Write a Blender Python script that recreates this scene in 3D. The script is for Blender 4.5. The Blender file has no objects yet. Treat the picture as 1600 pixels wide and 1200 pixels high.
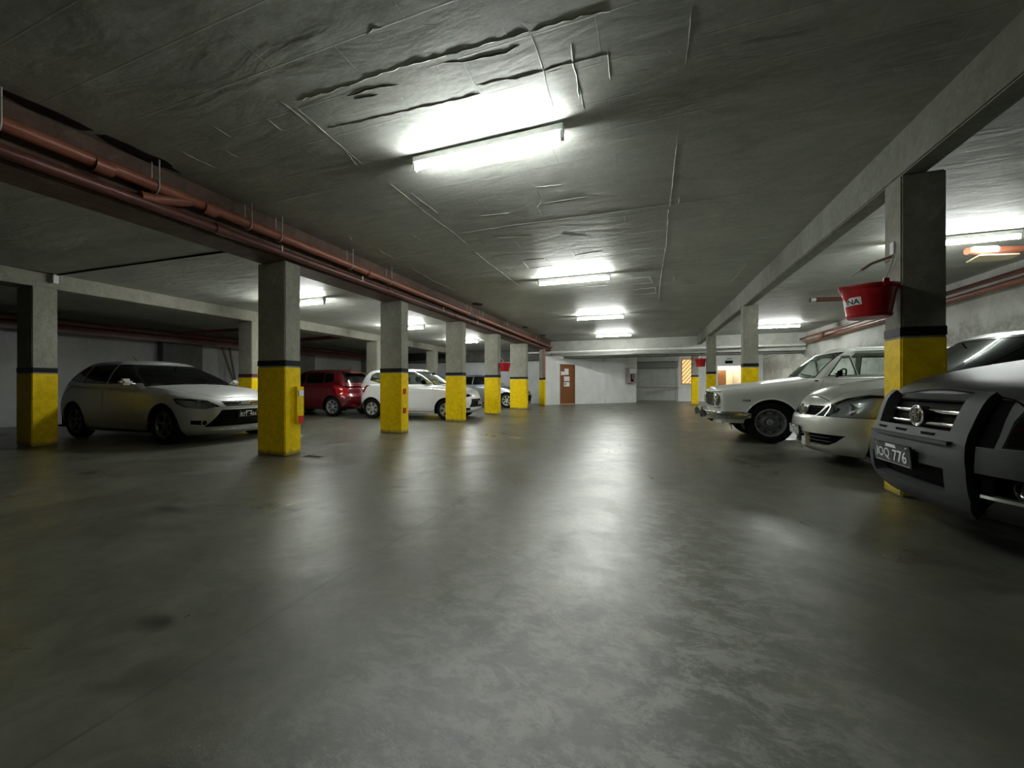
import bpy, bmesh, math, random
import numpy as np
from mathutils import Vector, Matrix
random.seed(7)
PI = math.pi
SC = bpy.context.scene
COL = SC.collection

# ------------------------------------------------------------------ camera
YAW = math.radians(19.45)
cam_d = bpy.data.cameras.new('camera')
cam = bpy.data.objects.new('camera', cam_d); COL.objects.link(cam)
cam_d.sensor_width = 36.0; cam_d.sensor_fit = 'HORIZONTAL'
cam_d.lens = 36.0 * 600.0 / 1600.0
cam_d.shift_y = 2.0 / 1600.0
cam_d.clip_start = 0.02; cam_d.clip_end = 200
cam.location = (0, 0, 1.0)
cam.rotation_euler = (PI / 2, 0, YAW)
SC.camera = cam
# ------------------------------------------------------------------ world, exposure
w = bpy.data.worlds.new('world'); SC.world = w; w.use_nodes = True
w.node_tree.nodes['Background'].inputs[0].default_value = (0.5, 0.55, 0.6, 1)
w.node_tree.nodes['Background'].inputs[1].default_value = 0.02
SC.view_settings.view_transform = 'Standard'
SC.view_settings.look = 'None'
SC.view_settings.gamma = 1.0
SC.view_settings.use_curve_mapping = False
SC.view_settings.exposure = 2.08
TUBE = 60.0            # emission strength of the fluorescent tubes
SC.cycles.max_bounces = 8
SC.cycles.transparent_max_bounces = 16
SC.cycles.sample_clamp_indirect = 6.0

# ------------------------------------------------------------------ node helpers
def newmat(name):
    m = bpy.data.materials.new(name); m.use_nodes = True
    nt = m.node_tree
    return m, nt, nt.nodes['Principled BSDF']
def N(nt, t, **kw):
    n = nt.nodes.new(t)
    for k, v in kw.items():
        if k.startswith('i_'):
            n.inputs[k[2:].replace('_', ' ')].default_value = v
        else:
            setattr(n, k, v)
    return n
def L(nt, a, b): nt.links.new(a, b)
def c4(c): return (c[0], c[1], c[2], 1.0)
def simple(name, col, rough=0.5, metal=0.0, coat=0.0, spec=0.5, noise=0.0, nscale=20, bump=0.0, bscale=80):
    m, nt, b = newmat(name)
    b.inputs['Roughness'].default_value = rough
    b.inputs['Metallic'].default_value = metal
    b.inputs['Coat Weight'].default_value = coat
    b.inputs['Coat Roughness'].default_value = 0.06
    b.inputs['Specular IOR Level'].default_value = spec
    tc = N(nt, 'ShaderNodeTexCoord')
    if noise > 0:
        n = N(nt, 'ShaderNodeTexNoise'); n.inputs['Scale'].default_value = nscale; n.inputs['Detail'].default_value = 5
        L(nt, tc.outputs['Object'], n.inputs['Vector'])
        mx = N(nt, 'ShaderNodeMix', data_type='RGBA')
        r = N(nt, 'ShaderNodeMapRange'); r.inputs[1].default_value = 0.3; r.inputs[2].default_value = 0.7
        L(nt, n.outputs['Fac'], r.inputs[0]); L(nt, r.outputs[0], mx.inputs[0])
        mx.inputs[6].default_value = c4([c * (1 - noise) for c in col]); mx.inputs[7].default_value = c4([min(1, c * (1 + noise)) for c in col])
        L(nt, mx.outputs[2], b.inputs['Base Color'])
    else:
        b.inputs['Base Color'].default_value = c4(col)
    if bump > 0:
        n2 = N(nt, 'ShaderNodeTexNoise'); n2.inputs['Scale'].default_value = bscale; n2.inputs['Detail'].default_value = 4
        L(nt, tc.outputs['Object'], n2.inputs['Vector'])
        bp = N(nt, 'ShaderNodeBump'); bp.inputs['Strength'].default_value = bump; bp.inputs['Distance'].default_value = 0.01
        L(nt, n2.outputs['Fac'], bp.inputs['Height']); L(nt, bp.outputs[0], b.inputs['Normal'])
    return m
def emis(name, col, strength):
    m, nt, b = newmat(name)
    b.inputs['Base Color'].default_value = c4((0.8, 0.8, 0.8))
    b.inputs['Emission Color'].default_value = c4(col)
    b.inputs['Emission Strength'].default_value = strength
    return m
def glass(name, tint, gloss=1.0, rough=0.03):
    m = bpy.data.materials.new(name); m.use_nodes = True
    nt = m.node_tree; nt.nodes.clear()
    out = N(nt, 'ShaderNodeOutputMaterial')
    t = N(nt, 'ShaderNodeBsdfTransparent'); t.inputs[0].default_value = c4(tint)
    g = N(nt, 'ShaderNodeBsdfGlossy'); g.inputs['Roughness'].default_value = rough; g.inputs[0].default_value = (0.9, 0.95, 0.95, 1)
    f = N(nt, 'ShaderNodeFresnel'); f.inputs[0].default_value = 1.5
    mm = N(nt, 'ShaderNodeMath', operation='MULTIPLY'); mm.inputs[1].default_value = gloss
    L(nt, f.outputs[0], mm.inputs[0])
    mx = N(nt, 'ShaderNodeMixShader')
    L(nt, mm.outputs[0], mx.inputs[0]); L(nt, t.outputs[0], mx.inputs[1]); L(nt, g.outputs[0], mx.inputs[2])
    L(nt, mx.outputs[0], out.inputs[0])
    return m

def ramp(nt, src, stops):
    r = N(nt, 'ShaderNodeValToRGB')
    e = r.color_ramp.elements
    while len(e) > 1: e.remove(e[0])
    e[0].position = stops[0][0]; e[0].color = c4(stops[0][1])
    for p, c in stops[1:]:
        x = e.new(p); x.color = c4(c)
    L(nt, src, r.inputs[0])
    return r.outputs[0]
def g3(v): return (v, v, v)
def noise(nt, vec, scale, detail=6, rough=0.6, dist=0.0):
    n = N(nt, 'ShaderNodeTexNoise'); n.inputs['Scale'].default_value = scale; n.inputs['Detail'].default_value = detail
    n.inputs['Roughness'].default_value = rough; n.inputs['Distortion'].default_value = dist
    L(nt, vec, n.inputs['Vector'])
    return n.outputs['Fac']
def mapping(nt, vec, scale=(1, 1, 1), rot=(0, 0, 0), loc=(0, 0, 0)):
    m = N(nt, 'ShaderNodeMapping'); m.inputs['Scale'].default_value = scale; m.inputs['Rotation'].default_value = rot; m.inputs['Location'].default_value = loc
    L(nt, vec, m.inputs[0]); return m.outputs[0]
def math_(nt, op, a, b=None, c=None):
    m = N(nt, 'ShaderNodeMath', operation=op)
    for i, v in enumerate((a, b, c)):
        if v is None: continue
        if isinstance(v, (int, float)): m.inputs[i].default_value = v
        else: L(nt, v, m.inputs[i])
    return m.outputs[0]
def mixc(nt, fac, a, b, mode='MIX'):
    m = N(nt, 'ShaderNodeMix', data_type='RGBA', blend_type=mode)
    for i, v in ((0, fac), (6, a), (7, b)):
        if isinstance(v, (int, float)): m.inputs[i].default_value = v
        elif isinstance(v, tuple): m.inputs[i].default_value = c4(v)
        else: L(nt, v, m.inputs[i])
    return m.outputs[2]
def bump(nt, h, dist, strength=1.0, nrm=None):
    b = N(nt, 'ShaderNodeBump'); b.inputs['Strength'].default_value = strength; b.inputs['Distance'].default_value = dist
    L(nt, h, b.inputs['Height'])
    if nrm is not None: L(nt, nrm, b.inputs['Normal'])
    return b.outputs[0]

def mat_floor():
    m, nt, b = newmat('polished_concrete')
    tc = N(nt, 'ShaderNodeTexCoord').outputs['Object']
    big = noise(nt, tc, 0.35, 5, 0.6, 0.6)
    mid = noise(nt, tc, 2.2, 8, 0.65, 1.2)
    fine = noise(nt, tc, 14, 8, 0.7, 0.5)
    c1 = ramp(nt, mid, [(0.25, (0.056, 0.057, 0.040)), (0.5, (0.100, 0.101, 0.076)), (0.75, (0.160, 0.160, 0.127))])
    c2 = ramp(nt, big, [(0.3, (0.62, 0.64, 0.60)), (0.7, (1.10, 1.10, 1.10))])
    c = mixc(nt, 1.0, c1, c2, 'MULTIPLY')
    c3 = ramp(nt, fine, [(0.3, (0.72, 0.72, 0.72)), (0.5, (1, 1, 1)), (0.72, (1.25, 1.25, 1.22))])
    c = mixc(nt, 0.8, c, c3, 'MULTIPLY')
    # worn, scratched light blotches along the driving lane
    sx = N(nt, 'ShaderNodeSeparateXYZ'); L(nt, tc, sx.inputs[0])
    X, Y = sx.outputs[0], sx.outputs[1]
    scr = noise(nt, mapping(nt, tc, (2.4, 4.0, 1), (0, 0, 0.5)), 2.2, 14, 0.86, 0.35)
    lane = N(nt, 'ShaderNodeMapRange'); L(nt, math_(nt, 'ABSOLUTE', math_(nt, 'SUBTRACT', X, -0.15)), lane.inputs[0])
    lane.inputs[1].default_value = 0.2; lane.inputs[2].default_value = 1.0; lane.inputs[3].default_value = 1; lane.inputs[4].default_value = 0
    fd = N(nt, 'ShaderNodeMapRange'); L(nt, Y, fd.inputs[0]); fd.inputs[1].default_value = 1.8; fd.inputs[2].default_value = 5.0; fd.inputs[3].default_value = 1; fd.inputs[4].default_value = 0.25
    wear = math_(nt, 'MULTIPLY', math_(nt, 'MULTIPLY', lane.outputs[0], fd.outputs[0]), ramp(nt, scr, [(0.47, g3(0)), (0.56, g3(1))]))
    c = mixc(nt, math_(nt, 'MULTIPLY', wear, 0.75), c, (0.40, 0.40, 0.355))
    # casting joints
    wob = math_(nt, 'MULTIPLY', math_(nt, 'SUBTRACT', noise(nt, tc, 3, 3), 0.5), 0.035)
    def joint(coord, at, width):
        d = math_(nt, 'ABSOLUTE', math_(nt, 'SUBTRACT', math_(nt, 'ADD', coord, wob), at))
        return math_(nt, 'LESS_THAN', d, width)
    tilt = math_(nt, 'SUBTRACT', Y, math_(nt, 'MULTIPLY', X, 0.085))
    js = [joint(X, -1.53, 0.009), joint(tilt, 3.98, 0.009), joint(tilt, 9.8, 0.006), joint(tilt, 15.5, 0.006), joint(X, -6.2, 0.006)]
    j = js[0]
    for k in js[1:]: j = math_(nt, 'MAXIMUM', j, k)
    jf = math_(nt, 'MULTIPLY', j, ramp(nt, noise(nt, tc, 5, 4), [(0.3, g3(0.35)), (0.6, g3(1))]))
    c = mixc(nt, math_(nt, 'MULTIPLY', jf, 0.75), c, (0.035, 0.035, 0.03))
    # oil stains
    stain = None
    for (px, py, rx, ry) in [(-1.95, 1.02, .085, .05), (-3.62, 2.0, .20, .06), (-2.72, 2.32, .10, .04), (-2.50, 2.42, .05, .03), (-2.27, 2.42, .06, .035),
                             (-2.30, 3.20, .09, .04), (-2.15, 3.06, .06, .03), (-2.05, 4.15, .10, .03), (-1.87, 4.2, .07, .03), (-4.7, 5.6, .25, .12)]:
        wx = math_(nt, 'MULTIPLY', math_(nt, 'SUBTRACT', noise(nt, tc, 9, 4), 0.5), 0.10)
        dx = math_(nt, 'DIVIDE', math_(nt, 'ADD', math_(nt, 'SUBTRACT', X, px), wx), rx)
        dy = math_(nt, 'DIVIDE', math_(nt, 'SUBTRACT', Y, py), ry)
        d = math_(nt, 'SQRT', math_(nt, 'ADD', math_(nt, 'MULTIPLY', dx, dx), math_(nt, 'MULTIPLY', dy, dy)))
        s = N(nt, 'ShaderNodeMapRange'); L(nt, d, s.inputs[0]); s.inputs[1].default_value = 0.5; s.inputs[2].default_value = 1.4; s.inputs[3].default_value = 1; s.inputs[4].default_value = 0
        stain = s.outputs[0] if stain is None else math_(nt, 'MAXIMUM', stain, s.outputs[0])
    c = mixc(nt, math_(nt, 'MULTIPLY', stain, 0.8), c, (0.02, 0.02, 0.018))
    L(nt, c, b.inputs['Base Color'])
    r = ramp(nt, noise(nt, tc, 1.3, 8, 0.7, 1.0), [(0.3, g3(0.25)), (0.5, g3(0.35)), (0.72, g3(0.50))])
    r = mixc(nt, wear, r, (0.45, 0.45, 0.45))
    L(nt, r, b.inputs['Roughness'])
    b.inputs['Specular IOR Level'].default_value = 1.0
    n1 = bump(nt, noise(nt, tc, 1.1, 5), 0.012, 0.6)
    n2 = bump(nt, fine, 0.0015, 0.7, n1)
    n3 = bump(nt, scr, 0.003, 0.5, n2)
    L(nt, n3, b.inputs['Normal'])
    return m

def mat_ceiling():
    m, nt, b = newmat('board_marked_concrete')
    tc = N(nt, 'ShaderNodeTexCoord').outputs['Object']
    big = noise(nt, tc, 0.5, 5, 0.6, 0.5)
    mid = noise(nt, mapping(nt, tc, (1.0, 2.2, 1)), 2.0, 9, 0.7, 1.0)
    fine = noise(nt, tc, 25, 8, 0.7)
    br = N(nt, 'ShaderNodeTexBrick'); L(nt, mapping(nt, tc, (1, 1, 1), (0, 0, 0), (0.3, 0.2, 0)), br.inputs['Vector'])
    br.inputs['Scale'].default_value = 1.0; br.inputs['Brick Width'].default_value = 1.12; br.inputs['Row Height'].default_value = 0.37
    br.inputs['Mortar Size'].default_value = 0.006; br.inputs['Mortar Smooth'].default_value = 0.3
    br.inputs['Color1'].default_value = (0.42, 0.42, 0.42, 1); br.inputs['Color2'].default_value = (0.62, 0.62, 0.62, 1); br.inputs['Mortar'].default_value = (0.1, 0.1, 0.1, 1)
    c = ramp(nt, mid, [(0.25, (0.355, 0.366, 0.325)), (0.5, (0.475, 0.488, 0.440)), (0.8, (0.590, 0.600, 0.550))])
    c = mixc(nt, 1.0, c, ramp(nt, big, [(0.3, g3(0.78)), (0.7, g3(1.1))]), 'MULTIPLY')
    c = mixc(nt, 0.5, c, ramp(nt, fine, [(0.3, g3(0.75)), (0.6, g3(1.1))]), 'MULTIPLY')
    c = mixc(nt, 0.10, c, br.outputs['Color'], 'MULTIPLY')
    L(nt, c, b.inputs['Base Color'])
    b.inputs['Roughness'].default_value = 0.55
    msk = ramp(nt, noise(nt, tc, 0.9, 3), [(0.42, g3(0)), (0.6, g3(1))])
    h = math_(nt, 'MULTIPLY', br.outputs['Fac'], msk)
    n1 = bump(nt, noise(nt, mapping(nt, tc, (1.0, 3.0, 1)), 1.3, 4, 0.45, 0.8), 0.02, 0.5)
    n2 = bump(nt, h, 0.006, 0.6, n1)
    n3 = bump(nt, noise(nt, mapping(nt, tc, (1, 2.5, 1)), 9, 5, 0.5), 0.003, 0.5, n2)
    n4 = bump(nt, ramp(nt, noise(nt, tc, 6, 9, 0.75, 2.0), [(0.66, g3(0)), (0.72, g3(1))]), 0.004, 0.5, n3)
    L(nt, n4, b.inputs['Normal'])
    return m

def mat_concrete(name, lo, hi, stain=(0.5, 0.5, 0.46), amt=0.5, zs=1.0):
    m, nt, b = newmat(name)
    tc = N(nt, 'ShaderNodeTexCoord').outputs['Object']
    a = noise(nt, mapping(nt, tc, (1, 1, 0.6)), 2.5, 8, 0.7, 0.8)
    f = noise(nt, tc, 18, 8, 0.75)
    c = ramp(nt, a, [(0.3, lo), (0.7, hi)])
    c = mixc(nt, 0.7, c, ramp(nt, f, [(0.3, g3(0.7)), (0.65, g3(1.15))]), 'MULTIPLY')
    s = ramp(nt, noise(nt, tc, 4.5, 10, 0.8, 1.5), [(0.56, g3(0)), (0.66, g3(1))])
    c = mixc(nt, math_(nt, 'MULTIPLY', s, amt), c, stain)
    L(nt, c, b.inputs['Base Color'])
    b.inputs['Roughness'].default_value = 0.75
    n1 = bump(nt, noise(nt, tc, 5, 9, 0.7), 0.02, 0.6)
    n2 = bump(nt, f, 0.003, 0.6, n1)
    L(nt, n2, b.inputs['Normal'])
    return m

def mat_wall(name, base, dirt, mould=None):
    m, nt, b = newmat(name)
    tc = N(nt, 'ShaderNodeTexCoord').outputs['Object']
    a = noise(nt, mapping(nt, tc, (1, 1, 0.7)), 1.2, 7, 0.65, 0.8)
    c = ramp(nt, a, [(0.35, dirt), (0.6, base)])
    f = noise(nt, tc, 12, 8, 0.75)
    c = mixc(nt, 0.5, c, ramp(nt, f, [(0.3, g3(0.86)), (0.65, g3(1.05))]), 'MULTIPLY')
    if mould:
        sx = N(nt, 'ShaderNodeSeparateXYZ'); L(nt, tc, sx.inputs[0])
        mz, hw, colr = mould
        k = math_(nt, 'ADD', sx.outputs[2], math_(nt, 'MULTIPLY', math_(nt, 'SUBTRACT', noise(nt, tc, 1.8, 6), 0.5), 1.1))
        d = math_(nt, 'ABSOLUTE', math_(nt, 'SUBTRACT', k, mz))
        s = N(nt, 'ShaderNodeMapRange'); L(nt, d, s.inputs[0]); s.inputs[1].default_value = hw * .6; s.inputs[2].default_value = hw * 1.2; s.inputs[3].default_value = 1; s.inputs[4].default_value = 0
        pat = ramp(nt, noise(nt, tc, 7, 9, 0.8, 1.0), [(0.40, g3(0.15)), (0.6, g3(1))])
        c = mixc(nt, math_(nt, 'MULTIPLY', math_(nt, 'MULTIPLY', s.outputs[0], pat), 0.75), c, colr)
        st = ramp(nt, noise(nt, mapping(nt, tc, (3, 3, 0.35)), 2.5, 8, 0.7), [(0.52, g3(0)), (0.7, g3(1))])
        low = N(nt, 'ShaderNodeMapRange'); L(nt, sx.outputs[2], low.inputs[0]); low.inputs[1].default_value = 2.4; low.inputs[2].default_value = 1.2
        c = mixc(nt, math_(nt, 'MULTIPLY', math_(nt, 'MULTIPLY', st, low.outputs[0]), 0.6), c, colr)
    L(nt, c, b.inputs['Base Color'])
    b.inputs['Roughness'].default_value = 0.7
    n1 = bump(nt, noise(nt, tc, 3, 7, 0.6), 0.02, 0.5)
    L(nt, bump(nt, f, 0.002, 0.5, n1), b.inputs['Normal'])
    return m

def mat_yellow():
    m, nt, b = newmat('yellow_paint')
    tc = N(nt, 'ShaderNodeTexCoord').outputs['Object']
    f = noise(nt, tc, 9, 8, 0.75, 0.5)
    c = ramp(nt, f, [(0.3, (0.66, 0.45, 0.0)), (0.55, (0.92, 0.64, 0.0)), (0.75, (0.97, 0.70, 0.0))])
    sx = N(nt, 'ShaderNodeSeparateXYZ'); L(nt, tc, sx.inputs[0])
    low = N(nt, 'ShaderNodeMapRange'); L(nt, math_(nt, 'ADD', sx.outputs[2], math_(nt, 'MULTIPLY', noise(nt, tc, 14, 6), 0.14)), low.inputs[0])
    low.inputs[1].default_value = 0.155; low.inputs[2].default_value = 0.10
    chip = math_(nt, 'MAXIMUM', low.outputs[0], ramp(nt, noise(nt, tc, 16, 9, 0.8, 1.0), [(0.69, g3(0)), (0.71, g3(1))]))
    c = mixc(nt, math_(nt, 'MULTIPLY', chip, 0.8), c, (0.20, 0.17, 0.08))
    L(nt, c, b.inputs['Base Color']); b.inputs['Roughness'].default_value = 0.5; b.inputs['Specular IOR Level'].default_value = 0.18
    L(nt, bump(nt, noise(nt, tc, 30, 6, 0.7), 0.006, 0.6), b.inputs['Normal'])
    return m
def mat_wood(name, lo, hi):
    m, nt, b = newmat(name)
    tc = N(nt, 'ShaderNodeTexCoord').outputs['Object']
    a = noise(nt, mapping(nt, tc, (14, 14, 1.2)), 2, 6, 0.6, 1.5)
    L(nt, ramp(nt, a, [(0.3, lo), (0.7, hi)]), b.inputs['Base Color'])
    b.inputs['Roughness'].default_value = 0.5
    return m
def mat_pipe(name, col, col2):
    m, nt, b = newmat(name)
    tc = N(nt, 'ShaderNodeTexCoord').outputs['Object']
    a = noise(nt, mapping(nt, tc, (4, 1, 4)), 2, 8, 0.7, 1)
    c = ramp(nt, a, [(0.35, col2), (0.6, col)])
    s = ramp(nt, noise(nt, tc, 7, 9, 0.8, 1), [(0.68, g3(0)), (0.72, g3(1))])
    c = mixc(nt, math_(nt, 'MULTIPLY', s, 0.5), c, (0.5, 0.42, 0.36))
    L(nt, c, b.inputs['Base Color']); b.inputs['Roughness'].default_value = 0.38
    L(nt, bump(nt, noise(nt, tc, 20, 6), 0.003, 0.5), b.inputs['Normal'])
    return m

M = {}
M['floor'] = mat_floor(); M['ceiling'] = mat_ceiling()
M['beam'] = mat_concrete('beam_concrete', (0.20, 0.205, 0.165), (0.31, 0.315, 0.265), (0.46, 0.46, 0.40), 0.5)
M['column'] = mat_concrete('column_concrete', (0.20, 0.195, 0.15), (0.34, 0.335, 0.275), (0.50, 0.49, 0.43), 0.55)
M['brown_beam'] = mat_concrete('brown_stained_beam', (0.10, 0.055, 0.035), (0.19, 0.12, 0.085), (0.26, 0.25, 0.2), 0.4)
M['dark_conc'] = mat_concrete('dark_grey_concrete', (0.09, 0.09, 0.08), (0.17, 0.17, 0.15), (0.25, 0.25, 0.22), 0.5)
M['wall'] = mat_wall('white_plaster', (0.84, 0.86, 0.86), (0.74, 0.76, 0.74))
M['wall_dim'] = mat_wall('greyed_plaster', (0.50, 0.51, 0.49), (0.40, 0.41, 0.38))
M['wall_dark'] = mat_wall('bounce_damping_plaster', (0.12, 0.12, 0.11), (0.09, 0.09, 0.08))  # dark colour of the unseen back wall, cuts bounced light
M['wall_old'] = mat_wall('stained_plaster', (0.70, 0.71, 0.68), (0.52, 0.53, 0.48), (2.0, 0.30, (0.22, 0.22, 0.16)))
M['yellow'] = mat_yellow()
M['stripe'] = simple('black_paint', (0.010, 0.011, 0.015), 0.5, noise=0.3, spec=0.15)
M['maroon'] = simple('maroon_paint', (0.07, 0.012, 0.012), 0.45)
M['pipe'] = mat_pipe('red_brown_pipe_paint', (0.36, 0.125, 0.07), (0.24, 0.075, 0.045))
M['pipe_dark'] = mat_pipe('dark_red_pipe_paint', (0.17, 0.05, 0.035), (0.09, 0.03, 0.022))
M['strap'] = simple('galvanised_strap', (0.62, 0.60, 0.55), 0.45, 0.3)
M['white_pipe'] = simple('white_pipe', (0.72, 0.72, 0.68), 0.35, noise=0.1, nscale=5)
M['tube_dim'] = emis('lit_tube_dimmed', (0.95, 1.0, 0.97), TUBE * 0.72)  # weaker emission keeps the ceiling by these lamps from overexposing
M['housing'] = simple('white_enamel', (0.75, 0.76, 0.74), 0.35)
M['tube'] = emis('lit_tube', (0.965, 1.0, 0.955), TUBE)
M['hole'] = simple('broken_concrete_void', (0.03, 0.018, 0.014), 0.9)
M['ridge'] = simple('concrete_ridge', (0.46, 0.47, 0.42), 0.6, noise=0.3, nscale=30)
M['crevice'] = simple('dark_crevice', (0.13, 0.13, 0.11), 0.8)
M['wood_door'] = mat_wood('varnished_wood', (0.15, 0.045, 0.008), (0.27, 0.095, 0.02))
M['old_wood'] = mat_wood('old_wood', (0.10, 0.08, 0.05), (0.22, 0.18, 0.12))
M['pale_wood'] = mat_wood('pale_board', (0.62, 0.50, 0.30), (0.75, 0.64, 0.42))
M['paper'] = simple('paper', (0.85, 0.85, 0.85), 0.7)
M['shutter'] = simple('grey_shutter', (0.40, 0.415, 0.38), 0.5, noise=0.12, nscale=3)
M['shutter_dk'] = simple('shutter_box', (0.20, 0.21, 0.19), 0.5)
M['rail'] = simple('brown_rail', (0.30, 0.20, 0.13), 0.5)
M['steel'] = simple('painted_steel_box', (0.36, 0.30, 0.30), 0.4)
M['warm_pane'] = emis('warm_lit_pane', (1.0, 0.58, 0.16), 0.24)
M['orange_frame'] = simple('orange_frame', (0.75, 0.33, 0.08), 0.5)
M['peach'] = simple('peach_wall', (0.80, 0.66, 0.48), 0.7)
M['bucket'] = simple('red_plastic', (0.46, 0.010, 0.016), 0.30, noise=0.1, nscale=6)
M['black'] = simple('black_plastic', (0.004, 0.004, 0.004), 0.6, spec=0.04)
M['gloss_black'] = simple('gloss_black', (0.008, 0.008, 0.009), 0.15)
M['grey_plastic'] = simple('grey_grained_plastic', (0.050, 0.053, 0.052), 0.5, spec=0.3, bump=0.2, bscale=300)
M['rubber'] = simple('tyre_rubber', (0.008, 0.008, 0.008), 0.8, spec=0.15)
M['chrome'] = simple('chrome', (0.75, 0.76, 0.77), 0.10, 1.0)
M['old_chrome'] = simple('pitted_chrome', (0.55, 0.56, 0.53), 0.22, 1.0, noise=0.3, nscale=25)
M['reflector'] = simple('lamp_reflector', (0.80, 0.82, 0.83), 0.16, 0.95)
M['lamp_back'] = simple('lamp_backing', (0.55, 0.57, 0.57), 0.3, 0.35)
M['alloy'] = simple('silver_alloy', (0.60, 0.61, 0.62), 0.32, 0.7)
M['alloy_shaded'] = simple('shaded_alloy', (0.10, 0.10, 0.10), 0.4, 0.6)  # alloy coloured darker to stand in for shade on the wheels
M['steel_rim'] = simple('dull_steel_rim', (0.30, 0.31, 0.28), 0.45, 0.5, noise=0.45, nscale=30)
M['wheel_disc'] = simple('dull_wheel_disc', (0.13, 0.13, 0.12), 0.5, 0.4, noise=0.5, nscale=35)
M['rim_dark'] = simple('dark_rim', (0.03, 0.03, 0.03), 0.5)
M['red_lens'] = simple('red_lens', (0.35, 0.004, 0.006), 0.1, coat=1)
M['amber'] = simple('amber_lens', (0.6, 0.2, 0.02), 0.15)
M['white'] = simple('white_lettering', (0.80, 0.80, 0.80), 0.5)
M['red_refl'] = simple('red_reflector', (0.55, 0.02, 0.01), 0.3)
M['seat'] = simple('dark_seat_cloth', (0.035, 0.034, 0.033), 0.9)
M['brown_seat'] = simple('brown_vinyl', (0.05, 0.018, 0.014), 0.5)
M['glass_clear'] = glass('clear_glass', (0.93, 0.96, 0.95), 0.45)
M['glass_tint'] = glass('tinted_glass', (0.16, 0.19, 0.19), 1.3)
M['glass_dark'] = glass('dark_tinted_glass', (0.05, 0.055, 0.055), 1.3)
M['lens'] = glass('headlamp_lens', (0.88, 0.90, 0.90), 1.0, 0.02)
M['lens_smoke'] = glass('smoked_lens', (0.45, 0.48, 0.46), 1.0, 0.03)
def paint(name, col, metal, rough, coat=1.0):
    return simple(name, col, rough, metal, coat)
M['p_grey'] = simple('graphite_paint', (0.052, 0.054, 0.054), 0.45, 0.35, 0.0, 0.3)
M['p_silver'] = paint('warm_silver_paint', (0.62, 0.64, 0.585), 0.6, 0.36)
M['p_old'] = simple('old_cream_white_paint', (0.68, 0.70, 0.65), 0.38, 0.0, 0.35, noise=0.05, nscale=4)
M['p_focus'] = paint('light_silver_paint', (0.42, 0.43, 0.42), 0.4, 0.42, 0.4)
M['p_white'] = paint('white_paint', (0.84, 0.85, 0.86), 0.0, 0.3)
M['p_red'] = paint('dark_red_paint', (0.13, 0.003, 0.010), 0.3, 0.3)
M['p_blue'] = paint('blue_silver_paint', (0.30, 0.33, 0.38), 0.8, 0.3)

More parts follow.
